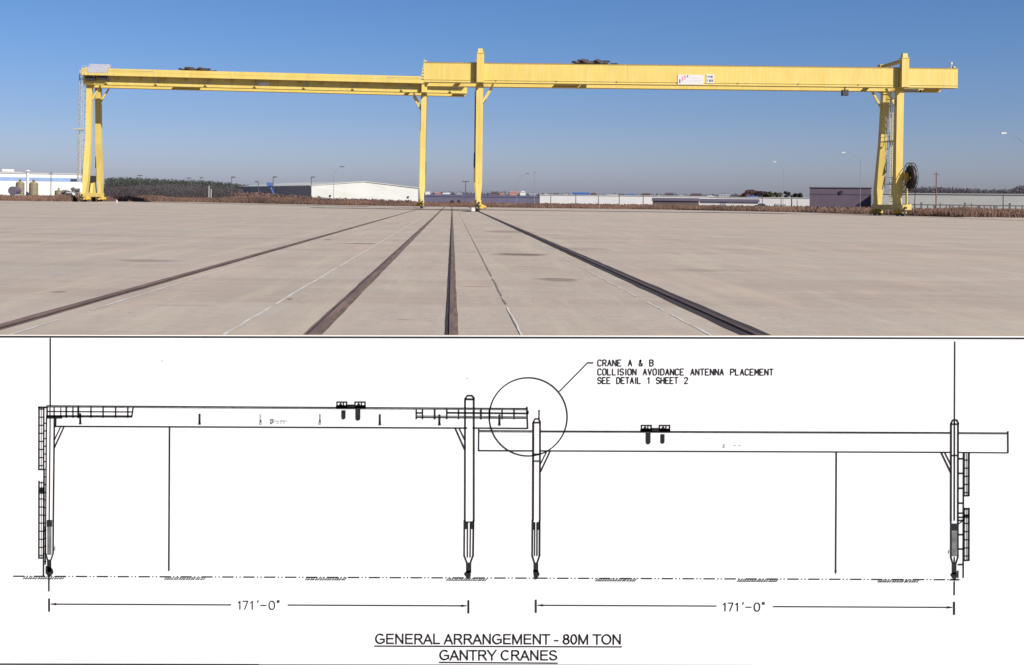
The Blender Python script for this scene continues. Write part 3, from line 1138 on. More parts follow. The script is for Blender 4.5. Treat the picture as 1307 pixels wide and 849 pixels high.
def simple_building(name, label, cat, px0, px1, ytop, Yd, dep, wallm, roofm=None, roofh=0.0, group=None, overhang=0.2, ridge=False):
    """box building with a front wall facing the yard; base on the ground"""
    u0, u1 = (px0 - CX) / F, (px1 - CX) / F
    uc = (u0 + u1) / 2
    D = Yd * math.sqrt(1 + uc * uc)
    ya_, yb_ = D / math.sqrt(1 + u0 * u0), D / math.sqrt(1 + u1 * u1)
    A_, B_ = P(px0, ytop, ya_), P(px1, ytop, yb_)
    zt = (A_.z + B_.z) / 2
    xc, yc_ = (A_.x + B_.x) / 2, (A_.y + B_.y) / 2
    t = thing(name, label, cat, (xc, yc_, ground_z(xc)), math.atan2(B_.y - A_.y, B_.x - A_.x), group)
    hw = math.hypot(B_.x - A_.x, B_.y - A_.y) / 2
    H = zt - ground_z(xc)
    eave = H - roofh
    MB().box(-hw, hw, 0, dep, -.3, eave).build('wall', wallm, t)
    r = MB()
    o = overhang
    if roofh > 0.05 and ridge:        # gable end to the viewer
        r.prism([Vector((-hw - o, 0, eave)), Vector((hw + o, 0, eave)), Vector((0, 0, H))], Vector((0, -o, .002)), Vector((0, dep + o, .002)))
    elif roofh > 0.05:                # ridge parallel to the yard
        r.prism([Vector((0, -o, eave)), Vector((0, dep + o, eave)), Vector((0, dep / 2, H))], Vector((-hw - o, 0, .002)), Vector((hw + o, 0, .002)))
    else:
        r.box(-hw - o, hw + o, -o, dep + o, H + .002, H + .25)
    r.build('roof', roofm or wallm, t)
    return t, hw, H


# left: long white works with blue band
t, hw, H = simple_building('factory', 'long white factory with a blue band at the far left edge', 'factory', -60, 110, 221.5, 330, 40, M['white_clad_bright'], M['white_roof'])
MB().box(-hw - .02, hw + .02, -.04, -.003, H - 2.25, H - 1.15).build('blue_band', M['blue_band'], t)
xw = P(91, 229, 330).x - t.location.x
MB().box(xw - .95, xw + .95, -.07, -.042, H - 2.2, H - 1.4).build('window', M['glass_dark'], t)
for (pa, pb, ya_, yb_, mm) in ((-8, 7, 214, 221, 'slate_clad'), (10, 24, 216.3, 219.5, 'white_clad_bright'), (-6, 1.2, 199, 214, 'dark_steel')):
    ca, sa = math.cos(t.rotation_euler.z), 0
    a, b = P(pa, ya_, 333), P(pb, yb_, 333)
    MB().box(a.x - t.location.x, b.x - t.location.x, 3, 6, max(b.z - t.location.z, H + .26) if mm != 'dark_steel' else b.z - t.location.z + .01, a.z - t.location.z).build('roof_unit', M[mm], t)
m = MB()
for pa in (9.5, 16, 23.5):
    q = P(pa, 219, 333)
    m.box(q.x - t.location.x - .1, q.x - t.location.x + .1, 3.2, 3.4, H + .25, H + .8)
m.box(P(24, 219, 333).x - t.location.x, P(34, 219, 333).x - t.location.x, 3.2, 3.5, H + .26, H + .6)
m.build('roof_pipe', M['slate_clad'], t)


def vtank(label, px0, px1, ytop, Yd, mm, capm, name='storage_tank', group='khaki tanks by the factory'):
    a, b = P(px0, ytop, Yd), P(px1, ytop, Yd)
    x = (a.x + b.x) / 2
    r_ = (b.x - a.x) / 2
    t = thing(name, label, 'tank', (x, Yd, ground_z(x)), 0, group)
    H = a.z - ground_z(x)
    m = MB().tube((0, 0, 0), (0, 0, H * .9), r_, 24)
    m.tube((0, 0, H * .9), (0, 0, H), r_, 24, r_ * .72)
    for q in (.3, .6, .88):
        m.tube((0, 0, H * q), (0, 0, H * q + .08), r_ + .04, 24)
    m.build('shell', M[mm], t)
    MB().tube((0, 0, H), (0, 0, H + .7), r_ * .3, 10, r_ * .2).build('hatch', M[capm], t)
    return t


vtank('khaki tank with a tall thin cap, left of the white pipe', 20.5, 31, 232, 300, 'tank', 'rust')
vtank('khaki tank just right of the white pipe', 37.5, 48.5, 232.5, 300, 'tank', 'rust')
vtank('small low khaki tank between the pole and the bare bushes', 70, 80, 243, 300, 'tank', 'tank')
# horizontal dark tank end
q = P(15.5, 243.5, 296)
t = thing('round_tank', 'dark round tank end leaning by the left khaki tank', 'tank', (q.x, 296, ground_z(q.x)))
MB().tube((0, 0, q.z - ground_z(q.x)), (.2, 4, q.z - ground_z(q.x)), 1.15, 20).build('shell', M['dark_roof'], t)
MB().box(-.7, .9, .4, 3.4, 0, 1.3).build('cradle', M['slate_clad'], t)
# white pipe stack
a = P(35.5, 219, 304)
t = thing('vent_stack', 'white vent pipe with a flat hood between two khaki tanks', 'vent stack', (a.x, 304, ground_z(a.x)))
Hh = a.z - ground_z(a.x)
m = MB().tube((0, 0, 0), (0, 0, Hh), .42, 14)
m.build('pipe', M['white_clad_bright'], t)
MB().tube((0, 0, Hh + .002), (0, 0, Hh + .4), .8, 14, .3).build('hood', M['white_clad_bright'], t)
# blue-grey low wall
a, b = P(-20, 249.5, 262), P(72, 249.5, 262)
t = thing('low_wall', 'low slate grey wall in front of the factory and tanks', 'wall', ((a.x + b.x) / 2, 262, ground_z(-60)))
MB().box(-(b.x - a.x) / 2, (b.x - a.x) / 2, 0, .3, 0, a.z - ground_z(-60)).build('panel', M['slate_clad'], t)
m = MB()
for i in range(14):
    xx = -(b.x - a.x) / 2 + (b.x - a.x) * i / 13
    m.box(xx - .12, xx + .12, -.1, -.002, 0, a.z - ground_z(-60) + .1)
m.build('posts', M['dark_roof'], t)
# white pickup by the bushes
a = P(91, 252, 262)
t = thing('pickup_truck', 'small white truck half hidden by bare bushes at the factory', 'truck', (a.x, 262, ground_z(a.x)))
m = MB()
m.box(-2.2, 2.2, -.85, .85, .45, 1.05)
m.loft([(1.05, -.3, 0, 2.2, 1.65), (1.75, -.25, 0, 1.4, 1.4)])
m.build('body', M['white_clad_bright'], t, bevel=.06)
MB().loft([(1.12, -.3, -.02, 2.0, 1.67), (1.62, -.26, -.02, 1.42, 1.47)]).build('window', M['glass_dark'], t)
for xx in (-1.45, 1.4):
    for yy in (-.86, .66):
        MB().tube((xx, yy, .36), (xx, yy + .2, .36), .36, 16).build('wheel', M['black_rubber'], t)

# left warehouse, gable end towards the yard
YW = 330
C_ = P(396.5, 254, YW); R_ = P(533.5, 254, YW + 18)
pk = P(465, 232.2, YW + 9)
gz0 = ground_z(-40)
el, er = P(396.5, 237.5, YW).z, P(533.5, 240.3, YW + 18).z
t = thing('warehouse', 'large white gabled warehouse with grey side wall, left of the middle legs', 'warehouse', (C_.x, YW, gz0))
Ld = P(303, 238.6, YW + 62)
off = Vector((Ld.x - C_.x, 62, 0))
o0 = Vector((C_.x, YW, gz0))
p0 = Vector((C_.x, YW, -.3)) - Vector((o0.x, o0.y, 0))
p1 = Vector((R_.x, YW + 18, -.3)) - Vector((o0.x, o0.y, 0))
e0, e1 = el - gz0, er - gz0
pkv = Vector((pk.x - o0.x, 9, pk.z - gz0))
P0, P1 = Vector((0, 0, -.3)), Vector((p1.x, p1.y, -.3))
E0, E1 = Vector((0, 0, e0)), Vector((p1.x, p1.y, e1))
B0, B1 = P0 + off, P1 + off
m = MB()
k = 0
m.v = [tuple(q) for q in (P0, P1, E1, pkv, E0)]
m.f = [(0, 1, 2, 3, 4)]
m.v += [tuple(q) for q in (P1 + off, E1 + off)]
m.f += [(1, 5, 6, 2)]
m.build('front_wall', M['cream_clad'], t)
m = MB()
m.prism([P0, E0, E0 + off, P0 + off], Vector((0, 0, 0)), Vector((.15, .15, 0)))
m.build('side_wall', M['side_clad'], t)
m = MB()
ov = Vector((-.2, -.3, .02))
m.prism([E0 + ov, pkv + Vector((0, -.3, .02)), pkv + off + Vector((0, 0, .02)), E0 + off + Vector((-.2, 0, .02))], Vector((0, 0, 0)), Vector((0, 0, .18)))
m.prism([pkv + Vector((0, -.3, .02)), E1 + Vector((.2, -.3, .02)), E1 + off + Vector((.2, 0, .02)), pkv + off + Vector((0, 0, .02))], Vector((0, 0, 0)), Vector((0, 0, .18)))
m.build('roof', M['white_roof'], t)
m = MB()
fr = (P1 - P0).normalized()
nrm = Vector((fr.y, -fr.x, 0))
for (px, py) in ((420.5, 249.8), (520.5, 251.3)):
    f_ = (px - 396.5) / (533.5 - 396.5)
    q = P0.lerp(P1, f_)
    zz = P(px, py, YW + 18 * f_).z - gz0
    m.box(q.x - .25, q.x + .25, q.y - .5, q.y - .05, zz - .2, zz + .2)
m.build('wall_lamp', M['dark_steel'], t)

# middle: long dull blue sheds
simple_building('shed', 'long low dull blue shed between the middle crane legs', 'shed', 541, 688, 248.6, 480, 60, M['dusk_blue_clad'], M['dusk_blue_clad'], 1.0)
simple_building('hut', 'small white hut roof beside the middle leg of the far crane', 'hut', 543, 549, 244.8, 560, 5, M['white_clad_bright'], M['white_roof'])
# long white wall / warehouse in the middle right
simple_building('warehouse', 'long low bright white warehouse right of the near crane middle leg', 'warehouse', 689, 905, 250.2, 430, 50, M['white_clad_bright'], M['white_roof'])
simple_building('warehouse', 'low white warehouse in front of the green trees', 'warehouse', 905, 1034, 252.6, 430, 50, M['white_clad_bright'], M['white_roof'])
simple_building('shed', 'low dark brown shed with shallow roof before the white warehouse', 'shed', 833, 892, 252.6, 390, 22, M['brown_wall'], M['dark_roof'], 1.1, overhang=.4)
t, hw, H = simple_building('shed', 'white fronted shed under a dark roof, right of the brown shed', 'shed', 893, 968, 254.0, 392, 20, M['white_clad_bright'], M['dark_roof'], 1.0, overhang=.5)
MB().box(-hw * .3, -hw * .1, -.06, -.003, 0, 1.8).build('door', M['slate_clad'], t)
# plum brown building and the right white warehouse
t, hw, H = simple_building('warehouse', 'plum brown slab sided warehouse left of the cable reel legs', 'warehouse', 1033.5, 1112, 240.2, 340, 40, M['plum_clad'], M['plum_dark'])
MB().box(-hw - .02, hw + .02, -.05, -.003, H - 2.1, H - 1.75).build('band', M['plum_dark'], t)
MB().box(-hw - .02, hw + .02, -.05, -.003, -.2, .75).build('plinth', M['plum_dark'], t)
xx = P(1073, 243, 340).x - t.location.x
MB().tube((xx, -.3, H - 1.3), (xx, -.06, H - 1.3), .55, 12).build('vent', M['dark_steel'], t)
t, hw, H = simple_building('warehouse', 'very long white warehouse behind the far right fence', 'warehouse', 1114, 1400, 248.3, 320, 60, M['white_clad'], M['white_roof'])
m = MB()
for i in range(15):
    xx = -hw + 2 + i * (2 * hw - 4) / 14
    m.box(xx - .15, xx + .15, -.12, -.004, 0, 1.6 + .8 * (i % 3 == 0))
m.build('downpipe', M['pole_grey'], t)

# dark pipe rack / fence in front of the right warehouse
a, b = P(1160, 262.5, 190), P(1345, 263.3, 190)
t = thing('pipe_fence', 'long dark rail fence before the white warehouse on the right', 'fence', (a.x, 190, ground_z(a.x)))
L_ = b.x - a.x
zt = P(1235, 261.4, 190).z - ground_z(a.x)
MB().box(0, L_, 0, .12, zt - .2, zt).build('top_rail', M['pole_dark'], t)
m = MB()
for i in range(24):
    xx = L_ * i / 23
    m.box(xx - .1, xx + .1, .02, .1, -.1, zt + (.25 if i % 5 == 0 else -.201))
m.build('posts', M['pole_dark'], t)

# far town on the skyline
town = [
    (555, 563, 244.6, 'red_brick', 'faded red house roof above the blue shed, just right of the far crane middle leg'),
    (566, 574, 245.6, 'white_clad_bright', 'pale house on the skyline above the left end of the blue shed'),
    (582, 590, 245.2, 'slate_clad', 'grey house on the skyline left of the T topped pole'),
    (627, 635, 244.2, 'brown_wall', 'dark brown house on the skyline behind the blue shed'),
    (638, 645, 245.4, 'red_brick', 'brick house on the skyline between two dark roofs'),
    (651, 662, 243.8, 'red_brick', 'tallest brick block on the skyline under the curved lamp'),
    (664, 671, 243.0, 'white_clad_bright', 'white block on the skyline beside the brick block'),
    (676, 684, 246.0, 'slate_clad', 'slate roof left of the long white warehouse end'),
    (692, 702, 247.0, 'white_clad', 'pale roof just above the left end of the white warehouse'),
    (706, 712, 246.0, 'brown_wall', 'small brown roof above the white warehouse, left of the blue roof'),
    (718, 727, 247.4, 'white_clad', 'low pale roof next to the blue roof on the skyline'),
    (731, 752, 245.2, 'blue_paint', 'long blue roof on the skyline above the white warehouse'),
    (753, 762, 245.3, 'brown_wall', 'dark brown roof directly right of the long blue roof'),
    (775, 788, 248.0, 'white_clad', 'pale low house between the brown roof and the short blue roof'),
    (798, 814, 246.8, 'blue_paint', 'short blue roof on the skyline near the middle of the white warehouse'),
    (820, 830, 246.2, 'brown_wall', 'brown block on the skyline left of the brown shed'),
    (836, 846, 248.6, 'cream_clad', 'cream house above the left end of the brown shed'),
    (849, 860, 245.5, 'plum_clad', 'plum coloured block above the brown shed'),
    (863, 876, 248.3, 'cream_clad', 'cream low house right of the plum coloured block'),
    (882, 895, 246.4, 'brown_wall', 'brown house with peaked roof above the white fronted shed'),
    (899, 915, 248.8, 'cream_clad', 'cream terrace above the white fronted shed'),
    (918, 931, 247.6, 'cream_clad', 'tan house left of the reddish trees'),
    (934, 944, 247.4, 'brown_wall', 'dark roof next to the reddish trees'),
    (954, 967, 249.6, 'blue_paint', 'blue roof in front of the reddish trees'),
]
for i, (a, b, yt, mm, lab) in enumerate(town):
    Yd = 800 if i not in (23,) else 470
    simple_building('house', lab, 'house', a, b, yt + .4, Yd + (i * 37) % 50, 12, M[mm], M[mm if i % 3 else 'slate_clad'] if mm in ('white_clad', 'cream_clad') else M[mm], 1.2, 'houses of the town on the skyline', .3, ridge=(i % 2 == 0))

# ------------------------------------------------------------------ woods and trees
def wood(name, label, prof, Y0, Y1, n, size, material, ybot=None, lumps=14):
    """prof: list of (px, ytop)"""
    pxs = [p[0] for p in prof]; yts = [p[1] for p in prof]
    px = rng.uniform(pxs[0], pxs[-1], n)
    Yd = rng.uniform(Y0, Y1, n)
    lump = 1.3 * np.sin(px * .55 + Yd * .07) + 1.0 * np.sin(px * 1.3 + 2) + .6 * np.sin(px * 2.9 + Yd * .1)
    yt = np.interp(px, pxs, yts) + lump * .8
    tt = rng.uniform(0, 1, n) ** .8
    X = (px - CX) / F * Yd
    zt = np.array([P(a, b, c).z for a, b, c in zip(px, yt, Yd)])
    gzv = np.array([ground_z(x) for x in X])
    z = gzv + (zt - gzv) * (1 - tt * 1.0) 
    c = np.stack([X + rng.normal(0, .3, n), Yd, z], 1)
    o = flakes(name, c, rng.uniform(.5, 1.0, n) * size, material)
    return tag(o, label, kind='stuff')


wood('evergreen_wood', 'dark evergreen wood along the skyline right of the far left legs',
     [(134, 227.5), (160, 227.2), (200, 229), (240, 231), (270, 232), (290, 234), (310, 236.5), (322, 238)], 450, 500, 70000, .33, M['leaf_green'])
wood('bare_brush', 'grey brown bare brush below the evergreen wood on the left',
     [(126, 239.5), (150, 238.5), (175, 237.5), (220, 236), (260, 237.5), (300, 240), (310, 242.5)], 330, 400, 110000, .19, M['twigs'])
wood('rough_brush', 'dark bare brush at the foot of the grey warehouse wall',
     [(300, 247), (330, 246.5), (360, 249), (396, 251.5), (420, 254), (470, 255), (530, 257.5)], 250, 300, 16000, .3, M['twigs_red'])
wood('bare_wood', 'purple brown bare wood behind the white warehouse on the far right',
     [(1150, 242), (1175, 239.5), (1200, 239.5), (1230, 241), (1262, 243), (1293, 242), (1296, 238), (1330, 236.5), (1380, 235)], 480, 540, 80000, .32, M['twigs_purple'])
wood('bare_wood', 'low purple brown wood on the skyline behind the middle sheds',
     [(541, 247), (575, 245.6), (600, 246.2), (640, 245), (690, 247.5), (760, 248.5), (830, 248.2), (905, 248.5), (945, 248)], 980, 1040, 16000, .8, M['twigs_purple'])


def tree(name, label, px, ytop, wpx, Yd, crownm, n=1500, size=.3, cat='tree', group='trees above the low white warehouse', trunk=.45):
    a = P(px, ytop, Yd)
    gz_ = ground_z(a.x)
    H = a.z - gz_
    t = thing(name, label, cat, (a.x, Yd, gz_), 0, group)
    m = MB()
    m.path([(0, 0, 0), (.1, 0, H * .4), (-.1, .1, H * .8)], .28, 8, .08)
    rr = random.Random(int(px))
    rc = wpx / F * Yd / 2
    for i in range(7):
        a_ = rr.uniform(0, 6.28)
        z0 = H * rr.uniform(.3, .6)
        m.tube((0, 0, z0), (rc * .7 * math.cos(a_), rc * .7 * math.sin(a_), z0 + H * rr.uniform(.12, .3)), .1, 5, .03)
    m.build('trunk', M['bark'], t)
    cs = []
    nl = 9
    per = n // nl
    for i in range(nl):
        c = np.array([rng.uniform(-.6, .6) * rc, rng.uniform(-.6, .6) * rc, H * rng.uniform(trunk + .05, .88)])
        rad = rc * rng.uniform(.3, .55)
        v = rng.normal(size=(per, 3)); v /= np.linalg.norm(v, axis=1)[:, None]
        rr_ = rad * rng.uniform(.3, 1.0, per)[:, None] ** .5
        q = c + v * rr_ * np.array([1, 1, .75])
        cs.append(q)
    cs = np.concatenate(cs)
    cs[:, 2] = np.minimum(cs[:, 2], H)
    flakes('crown', cs, rng.uniform(.6, 1.1, len(cs)) * size, crownm, t)
    return t


for (px, yt, wd, mm, lab) in (
        (950, 243.2, 15, 'twigs_red', 'reddish bare tree at the left end of the trees above the white warehouse'),
        (960, 241.5, 16, 'twigs_red', 'tall reddish bare tree with wide crown behind the blue roof'),
        (970, 242.5, 14, 'twigs_purple', 'purple brown bare tree in the middle of the row above the white warehouse'),
        (981, 243.8, 15, 'leaf_olive', 'olive green broad tree right of the bare trees'),
        (993, 245.0, 14, 'leaf_olive', 'lower olive bushy tree in the dip of the row'),
        (1005, 242.3, 9, 'leaf_green', 'narrow dark green tree standing tallest among the evergreens'),
        (1014, 244.5, 12, 'leaf_green', 'dark green round tree between two narrow ones'),
        (1021, 245.2, 10, 'leaf_green', 'last dark green tree before the plum brown warehouse')):
    tree('tree', lab, px, yt, wd, 520, M[mm], 1600, .42)
tree('bush', 'grey bare bush growing beside the small white truck', 84.5, 241, 16, 266, M['twigs_pale'], 1800, .16, 'bush', 'bare bushes by the factory', .1)
tree('bush', 'tallest grey bare bush close to the far left crane legs', 96, 238, 18, 268, M['twigs_pale'], 2200, .16, 'bush', 'bare bushes by the factory', .1)
tree('shrub', 'near black shrub below the curved street lamp at the warehouse', 419, 254.8, 20, 222, M['weeds_dark'], 1400, .16, 'shrub', 'dark shrubs on the verge', .05)
tree('shrub', 'small dark shrub on the verge right of the curved lamp', 472, 257.5, 13, 222, M['weeds_dark'], 900, .15, 'shrub', 'dark shrubs on the verge', .05)
tree('shrub', 'low dark shrub in front of the blue shed, left one of a pair', 577, 255.5, 6, 300, M['weeds_dark'], 500, .2, 'shrub', 'dark shrubs on the verge', .05)
tree('shrub', 'low dark shrub in front of the blue shed, right one of a pair', 585, 255.5, 6, 300, M['weeds_dark'], 500, .2, 'shrub', 'dark shrubs on the verge', .05)

# ------------------------------------------------------------------ poles and lamps
def pole(name, label, px, ytop, Yd, r=.13, material='pole_dark', cross=None, cat='pole', group=None, lean=0.0):
    a = P(px, ytop, Yd)
    gz_ = ground_z(a.x)
    H = a.z - gz_
    t = thing(name, label, cat, (a.x, Yd, gz_), 0, group)
    MB().tube((0, 0, 0), (lean, 0, H), r, 8, r * .75).build('shaft', M[material], t)
    if cross:
        for (zz, L, th) in cross:
            MB().box(lean - L, lean + L, -.12, -.0, H - zz, H - zz + th).build('crossarm', M['pole_dark'], t)
    return t, H


pole('utility_pole', 'thin dark pole in front of the factory, right of the tanks', 65.2, 219, 290, .11, 'pole_dark', [(.7, .6, .15)])
pole('utility_pole', 'dark pole with a flat T shaped head between the middle crane legs', 594.3, 232, 330, .14, 'pole_dark', [(.1, 1.1, .28)])
pole('utility_pole', 'tall faint pole rising over the left end of the white warehouse', 682.5, 219, 420, .10, 'pole_grey', [(.3, .5, .12)])
pole('utility_pole', 'brown timber pole with a short arm before the far right warehouse', 1195.3, 220, 250, .17, 'pole_wood', [(.5, .7, .15)])
pole('utility_pole', 'short dark pole near the right edge of the far right warehouse', 1280.5, 248, 244, .13, 'pole_dark')
for i, (px, yt, lab) in enumerate(((703, 250, 'first dark post from the left along the white warehouse'), (735, 248.5, 'dark post under the blue roof along the white warehouse'),
                   (764, 250.5, 'dark post just right of the brown roof along the white warehouse'), (790.5, 246.5, 'taller dark post rising above the white warehouse top'),
                   (821, 247, 'dark post left of the brown shed, under the brown block'), (973, 250.5, 'dark post at the right end of the white fronted shed'),
                   (997, 254, 'thin dark post left of the narrow tree'), (1010.5, 253.5, 'thick short dark post before the low white warehouse'),
                   (1017.5, 255, 'last thin post before the plum brown warehouse'))):
    pole('post', lab, px, yt, 405, .16 if i != 7 else .28, 'pole_dark', None, 'post', 'dark posts along the white warehouses')
for (px, yt, lab) in ((266.8, 237, 'left white stake standing in the weeds before the brush'), (269.5, 241, 'right white stake standing in the weeds before the brush')):
    pole('stake', lab, px, yt, 235, .08, 'sign_white', None, 'stake', 'white stakes in the weeds')
pole('marker_post', 'tiny cream marker post on the concrete right of the far left legs', 149, 255.2, 164, .14, 'cream_clad', None, 'marker post')


def flood_mast(label, px, ytop, Yd, side=1, two=False):
    t, H = pole('lamp_mast', label, px, ytop + .6, Yd, .12, 'pole_dark', None, 'lamp mast', 'lamp masts along the skyline')
    m = MB()
    m.box(-.1, side * 1.0, -.25, .25, H, H + .28)
    if two: m.box(-1.0, .1, -.25, .25, H, H + .28)
    m.build('lamp_head', M['pole_dark'], t)


flood_mast('lamp mast rising behind the left end of the evergreen wood', 178.5, 224, 430, 1, True)
flood_mast('lamp mast behind the evergreen wood, left of a close pair', 241, 227.2, 430, 1, True)
flood_mast('lamp mast behind the evergreen wood, right of a close pair', 256, 226.5, 430, 1)
flood_mast('dark lamp mast at the right end of the brush', 295.8, 226.2, 300, 1)
flood_mast('short lamp mast beside the left end of the warehouse roof', 330, 232, 310, -1)
flood_mast('lamp mast above the blue machine at the grey wall', 348.8, 226, 300, 1)
flood_mast('lamp mast at the corner of the white gabled warehouse', 397.3, 226.2, 305, 1)


def arm_lamp(label, px_pole, y_bend, px_head, y_head, Yd, material='pole_grey', headm='pole_dark'):
    a = P(px_pole, y_bend, Yd)
    b = P(px_head, y_head, Yd)
    gz_ = ground_z(a.x)
    t = thing('street_lamp', label, 'street lamp', (a.x, Yd, gz_), 0, 'street lamps with curved arms')
    H = a.z - gz_
    MB().tube((0, 0, 0), (0, 0, H), .06, 8, .045).build('shaft', M[material], t)
    dx, dz = b.x - a.x, b.z - a.z
    pts = [(dx * math.sin(q) ** 1.3 if True else 0, 0, H + dz * (1 - math.cos(q)) ** .6 if False else H + dz * math.sin(q) ** .75) for q in np.linspace(0, math.pi / 2, 8)]
    pts = [(dx * s_, 0, H + dz * (1 - (1 - s_) ** 2)) for s_ in np.linspace(0, 1, 9)]
    MB().path(pts, .04, 6, .035).build('arm', M[material], t)
    s_ = 1 if dx > 0 else -1
    m = MB()
    m.hexa([(dx - s_ * .2, -.2, H + dz - .12), (dx + s_ * .8, -.2, H + dz - .18), (dx + s_ * .8, .2, H + dz - .18), (dx - s_ * .2, .2, H + dz - .12),
            (dx - s_ * .1, -.12, H + dz + .12), (dx + s_ * .7, -.1, H + dz + .03), (dx + s_ * .7, .1, H + dz + .03), (dx - s_ * .1, .12, H + dz + .12)])
    m.build('lamp_head', M[headm], t)


arm_lamp('tall street lamp with curved arm before the white gabled warehouse', 426, 222, 435, 212.5, 240)
arm_lamp('faint street lamp with long curved arm over the right end of the blue shed', 659.5, 236, 672, 221.5, 300)
arm_lamp('street lamp with pale head left of the plum brown warehouse', 1000, 219, 990, 206.5, 300, 'pole_grey', 'pale_steel')
arm_lamp('street lamp with pale head reaching left over the plum brown warehouse', 1098.5, 204, 1078, 194.5, 250, 'pole_grey', 'pale_steel')
arm_lamp('nearest street lamp, its pale head and arm entering from the right edge', 1312, 190, 1283, 169.8, 180, 'pole_grey', 'pale_steel')

# blue machine at the grey wall
a = P(347, 250, 300)
t = thing('boom_lift', 'small blue boom lift parked at the grey warehouse wall', 'boom lift', (a.x, 300, ground_z(a.x)))
m = MB().box(-1.0, 1.6, -.7, .7, .45, 1.3)
m.build('chassis', M['blue_paint'], t, bevel=.05)
for xx in (-.7, 1.2):
    MB().tube((xx, -.9, .42), (xx, -.6, .42), .42, 14).build('wheel', M['black_rubber'], t)
m = MB().beam((1.0, 0, 1.2), (-.6, 0, 4.6), .3, .35)
m.build('boom', M['blue_paint'], t)
MB().box(-1.4, .1, -.5, .5, 4.4, 5.3).build('basket', M['blue_paint'], t)

# parked vehicles beside the low white warehouse
for (px, lab, mm) in ((971.5, 'dark parked car at the right end of the white fronted shed', 'glass_dark'), (991.5, 'small dark car, left of two before the low white warehouse', 'slate_clad'), (999.5, 'small dark car, right of two before the low white warehouse', 'slate_clad')):
    a = P(px, 260, 385)
    t = thing('parked_car', lab, 'car', (a.x, 385, ground_z(a.x)), 0.2, 'cars parked at the white warehouses')
    t.rotation_euler = (0, 0, 0 if px < 980 else 1.4)
    m = MB()
    m.box(-2.1, 2.1, -.85, .85, .3, .85)
    m.loft([(.85, .1, 0, 2.5, 1.6), (1.42, .15, 0, 1.5, 1.35)])
    m.build('body', M[mm], t, bevel=.06)
    MB().loft([(.9, .1, 0, 2.42, 1.64), (1.3, .15, 0, 1.7, 1.47)]).build('window', M['glass_dark'], t)
    for xx in (-1.3, 1.3):
        for yy in (-.87, .67):
            MB().tube((xx, yy, .32), (xx, yy + .2, .32), .32, 14).build('wheel', M['black_rubber'], t)

# white box and a painted shadow patch at the foot of the near crane's middle leg
q = P(604, 266, 134)
t = thing('utility_box', 'small white box standing left of the near crane middle leg', 'box', (q.x, 134, 0))
MB().box(-.22, .22, -.15, .15, 0.005, .5).build('case', M['sign_white'], t, bevel=.02)
MB().box(-.25, .25, -.18, .18, .502, .54).build('lid', M['pale_steel'], t)
t = thing('shadow_patch', 'dark painted shadow patch on the concrete left of the near crane middle leg', 'shadow patch', (P(599, 268.5, 132).x, 131, .006))  # thin black sheet laid down as the crane's ground shadow
m = MB()
m.prism([Vector((1.0 * math.cos(a), 1.2 * math.sin(a) * (1 + .1 * math.sin(3 * a)), 0)) for a in np.linspace(0, 6.1, 16)], Vector((0, 0, 0)), Vector((0, 0, .03)))
m.build('sheet', M['black_rubber'], t)

# ------------------------------------------------------------------ the drawing board in front
YB = 3.2
board = thing('drawing_board', 'big white drawing board with black crane diagrams standing upright before the yard', 'drawing board',
              P(653, 852, YB) + Vector((0, 0.04, 0)))
board.location.z = 0.0
bo = board.location.copy()
bpy.context.view_layer.update()


def bp(px, py, lift=0.0):
    """point on the sheet, lifted towards the viewer, local to the board"""
    s = YB / F
    p = P(px, py, YB)
    return Vector((p.x, p.y - lift, p.z)) - bo


SHT = 429.3  # top edge at x=0


def ty(px):  # top edge of the paper
    return 427.6 + px * 1.6 / 1307


m = MB()
x0p, x1p, ybp = -16, 1323, 851.5
m.hexa([bp(x0p, ybp, 0) + Vector((0, .0015, 0)), bp(x1p, ybp, 0) + Vector((0, .0015, 0)), bp(x1p, ybp, 0) + Vector((0, .021, 0)), bp(x0p, ybp, 0) + Vector((0, .021, 0)),
        bp(x0p, ty(x0p) + .3, 0) + Vector((0, .0015, 0)), bp(x1p, ty(x1p) + .3, 0) + Vector((0, .0015, 0)), bp(x1p, ty(x1p) + .3, 0) + Vector((0, .021, 0)), bp(x0p, ty(x0p) + .3, 0) + Vector((0, .021, 0))])
m.build('backing', M['board'], board)
m = MB()
m.hexa([bp(x0p, ybp, 0), bp(x1p, ybp, 0), bp(x1p, ybp, 0) + Vector((0, .001, 0)), bp(x0p, ybp, 0) + Vector((0, .001, 0)),
        bp(x0p, ty(x0p), 0), bp(x1p, ty(x1p), 0), bp(x1p, ty(x1p), 0) + Vector((0, .001, 0)), bp(x0p, ty(x0p), 0) + Vector((0, .001, 0))])
paper = m.build('paper', M['paper'], board)
for px in (120, 1190):
    m = MB()
    a = bp(px, 470, -.03); b = bp(px, 852, -.03)
    b.z = 0.012 - bo.z
    m.beam(a, b, .07, .03)
    c = Vector((b.x, b.y + .62, 0.015 - bo.z))
    m.beam(a + Vector((0, .02, 0)), c, .07, .03)
    m.beam(b + Vector((0, .02, .05)), c + Vector((0, -.03, .04)), .05, .03)
    m.build('stand', M['timber'], board)


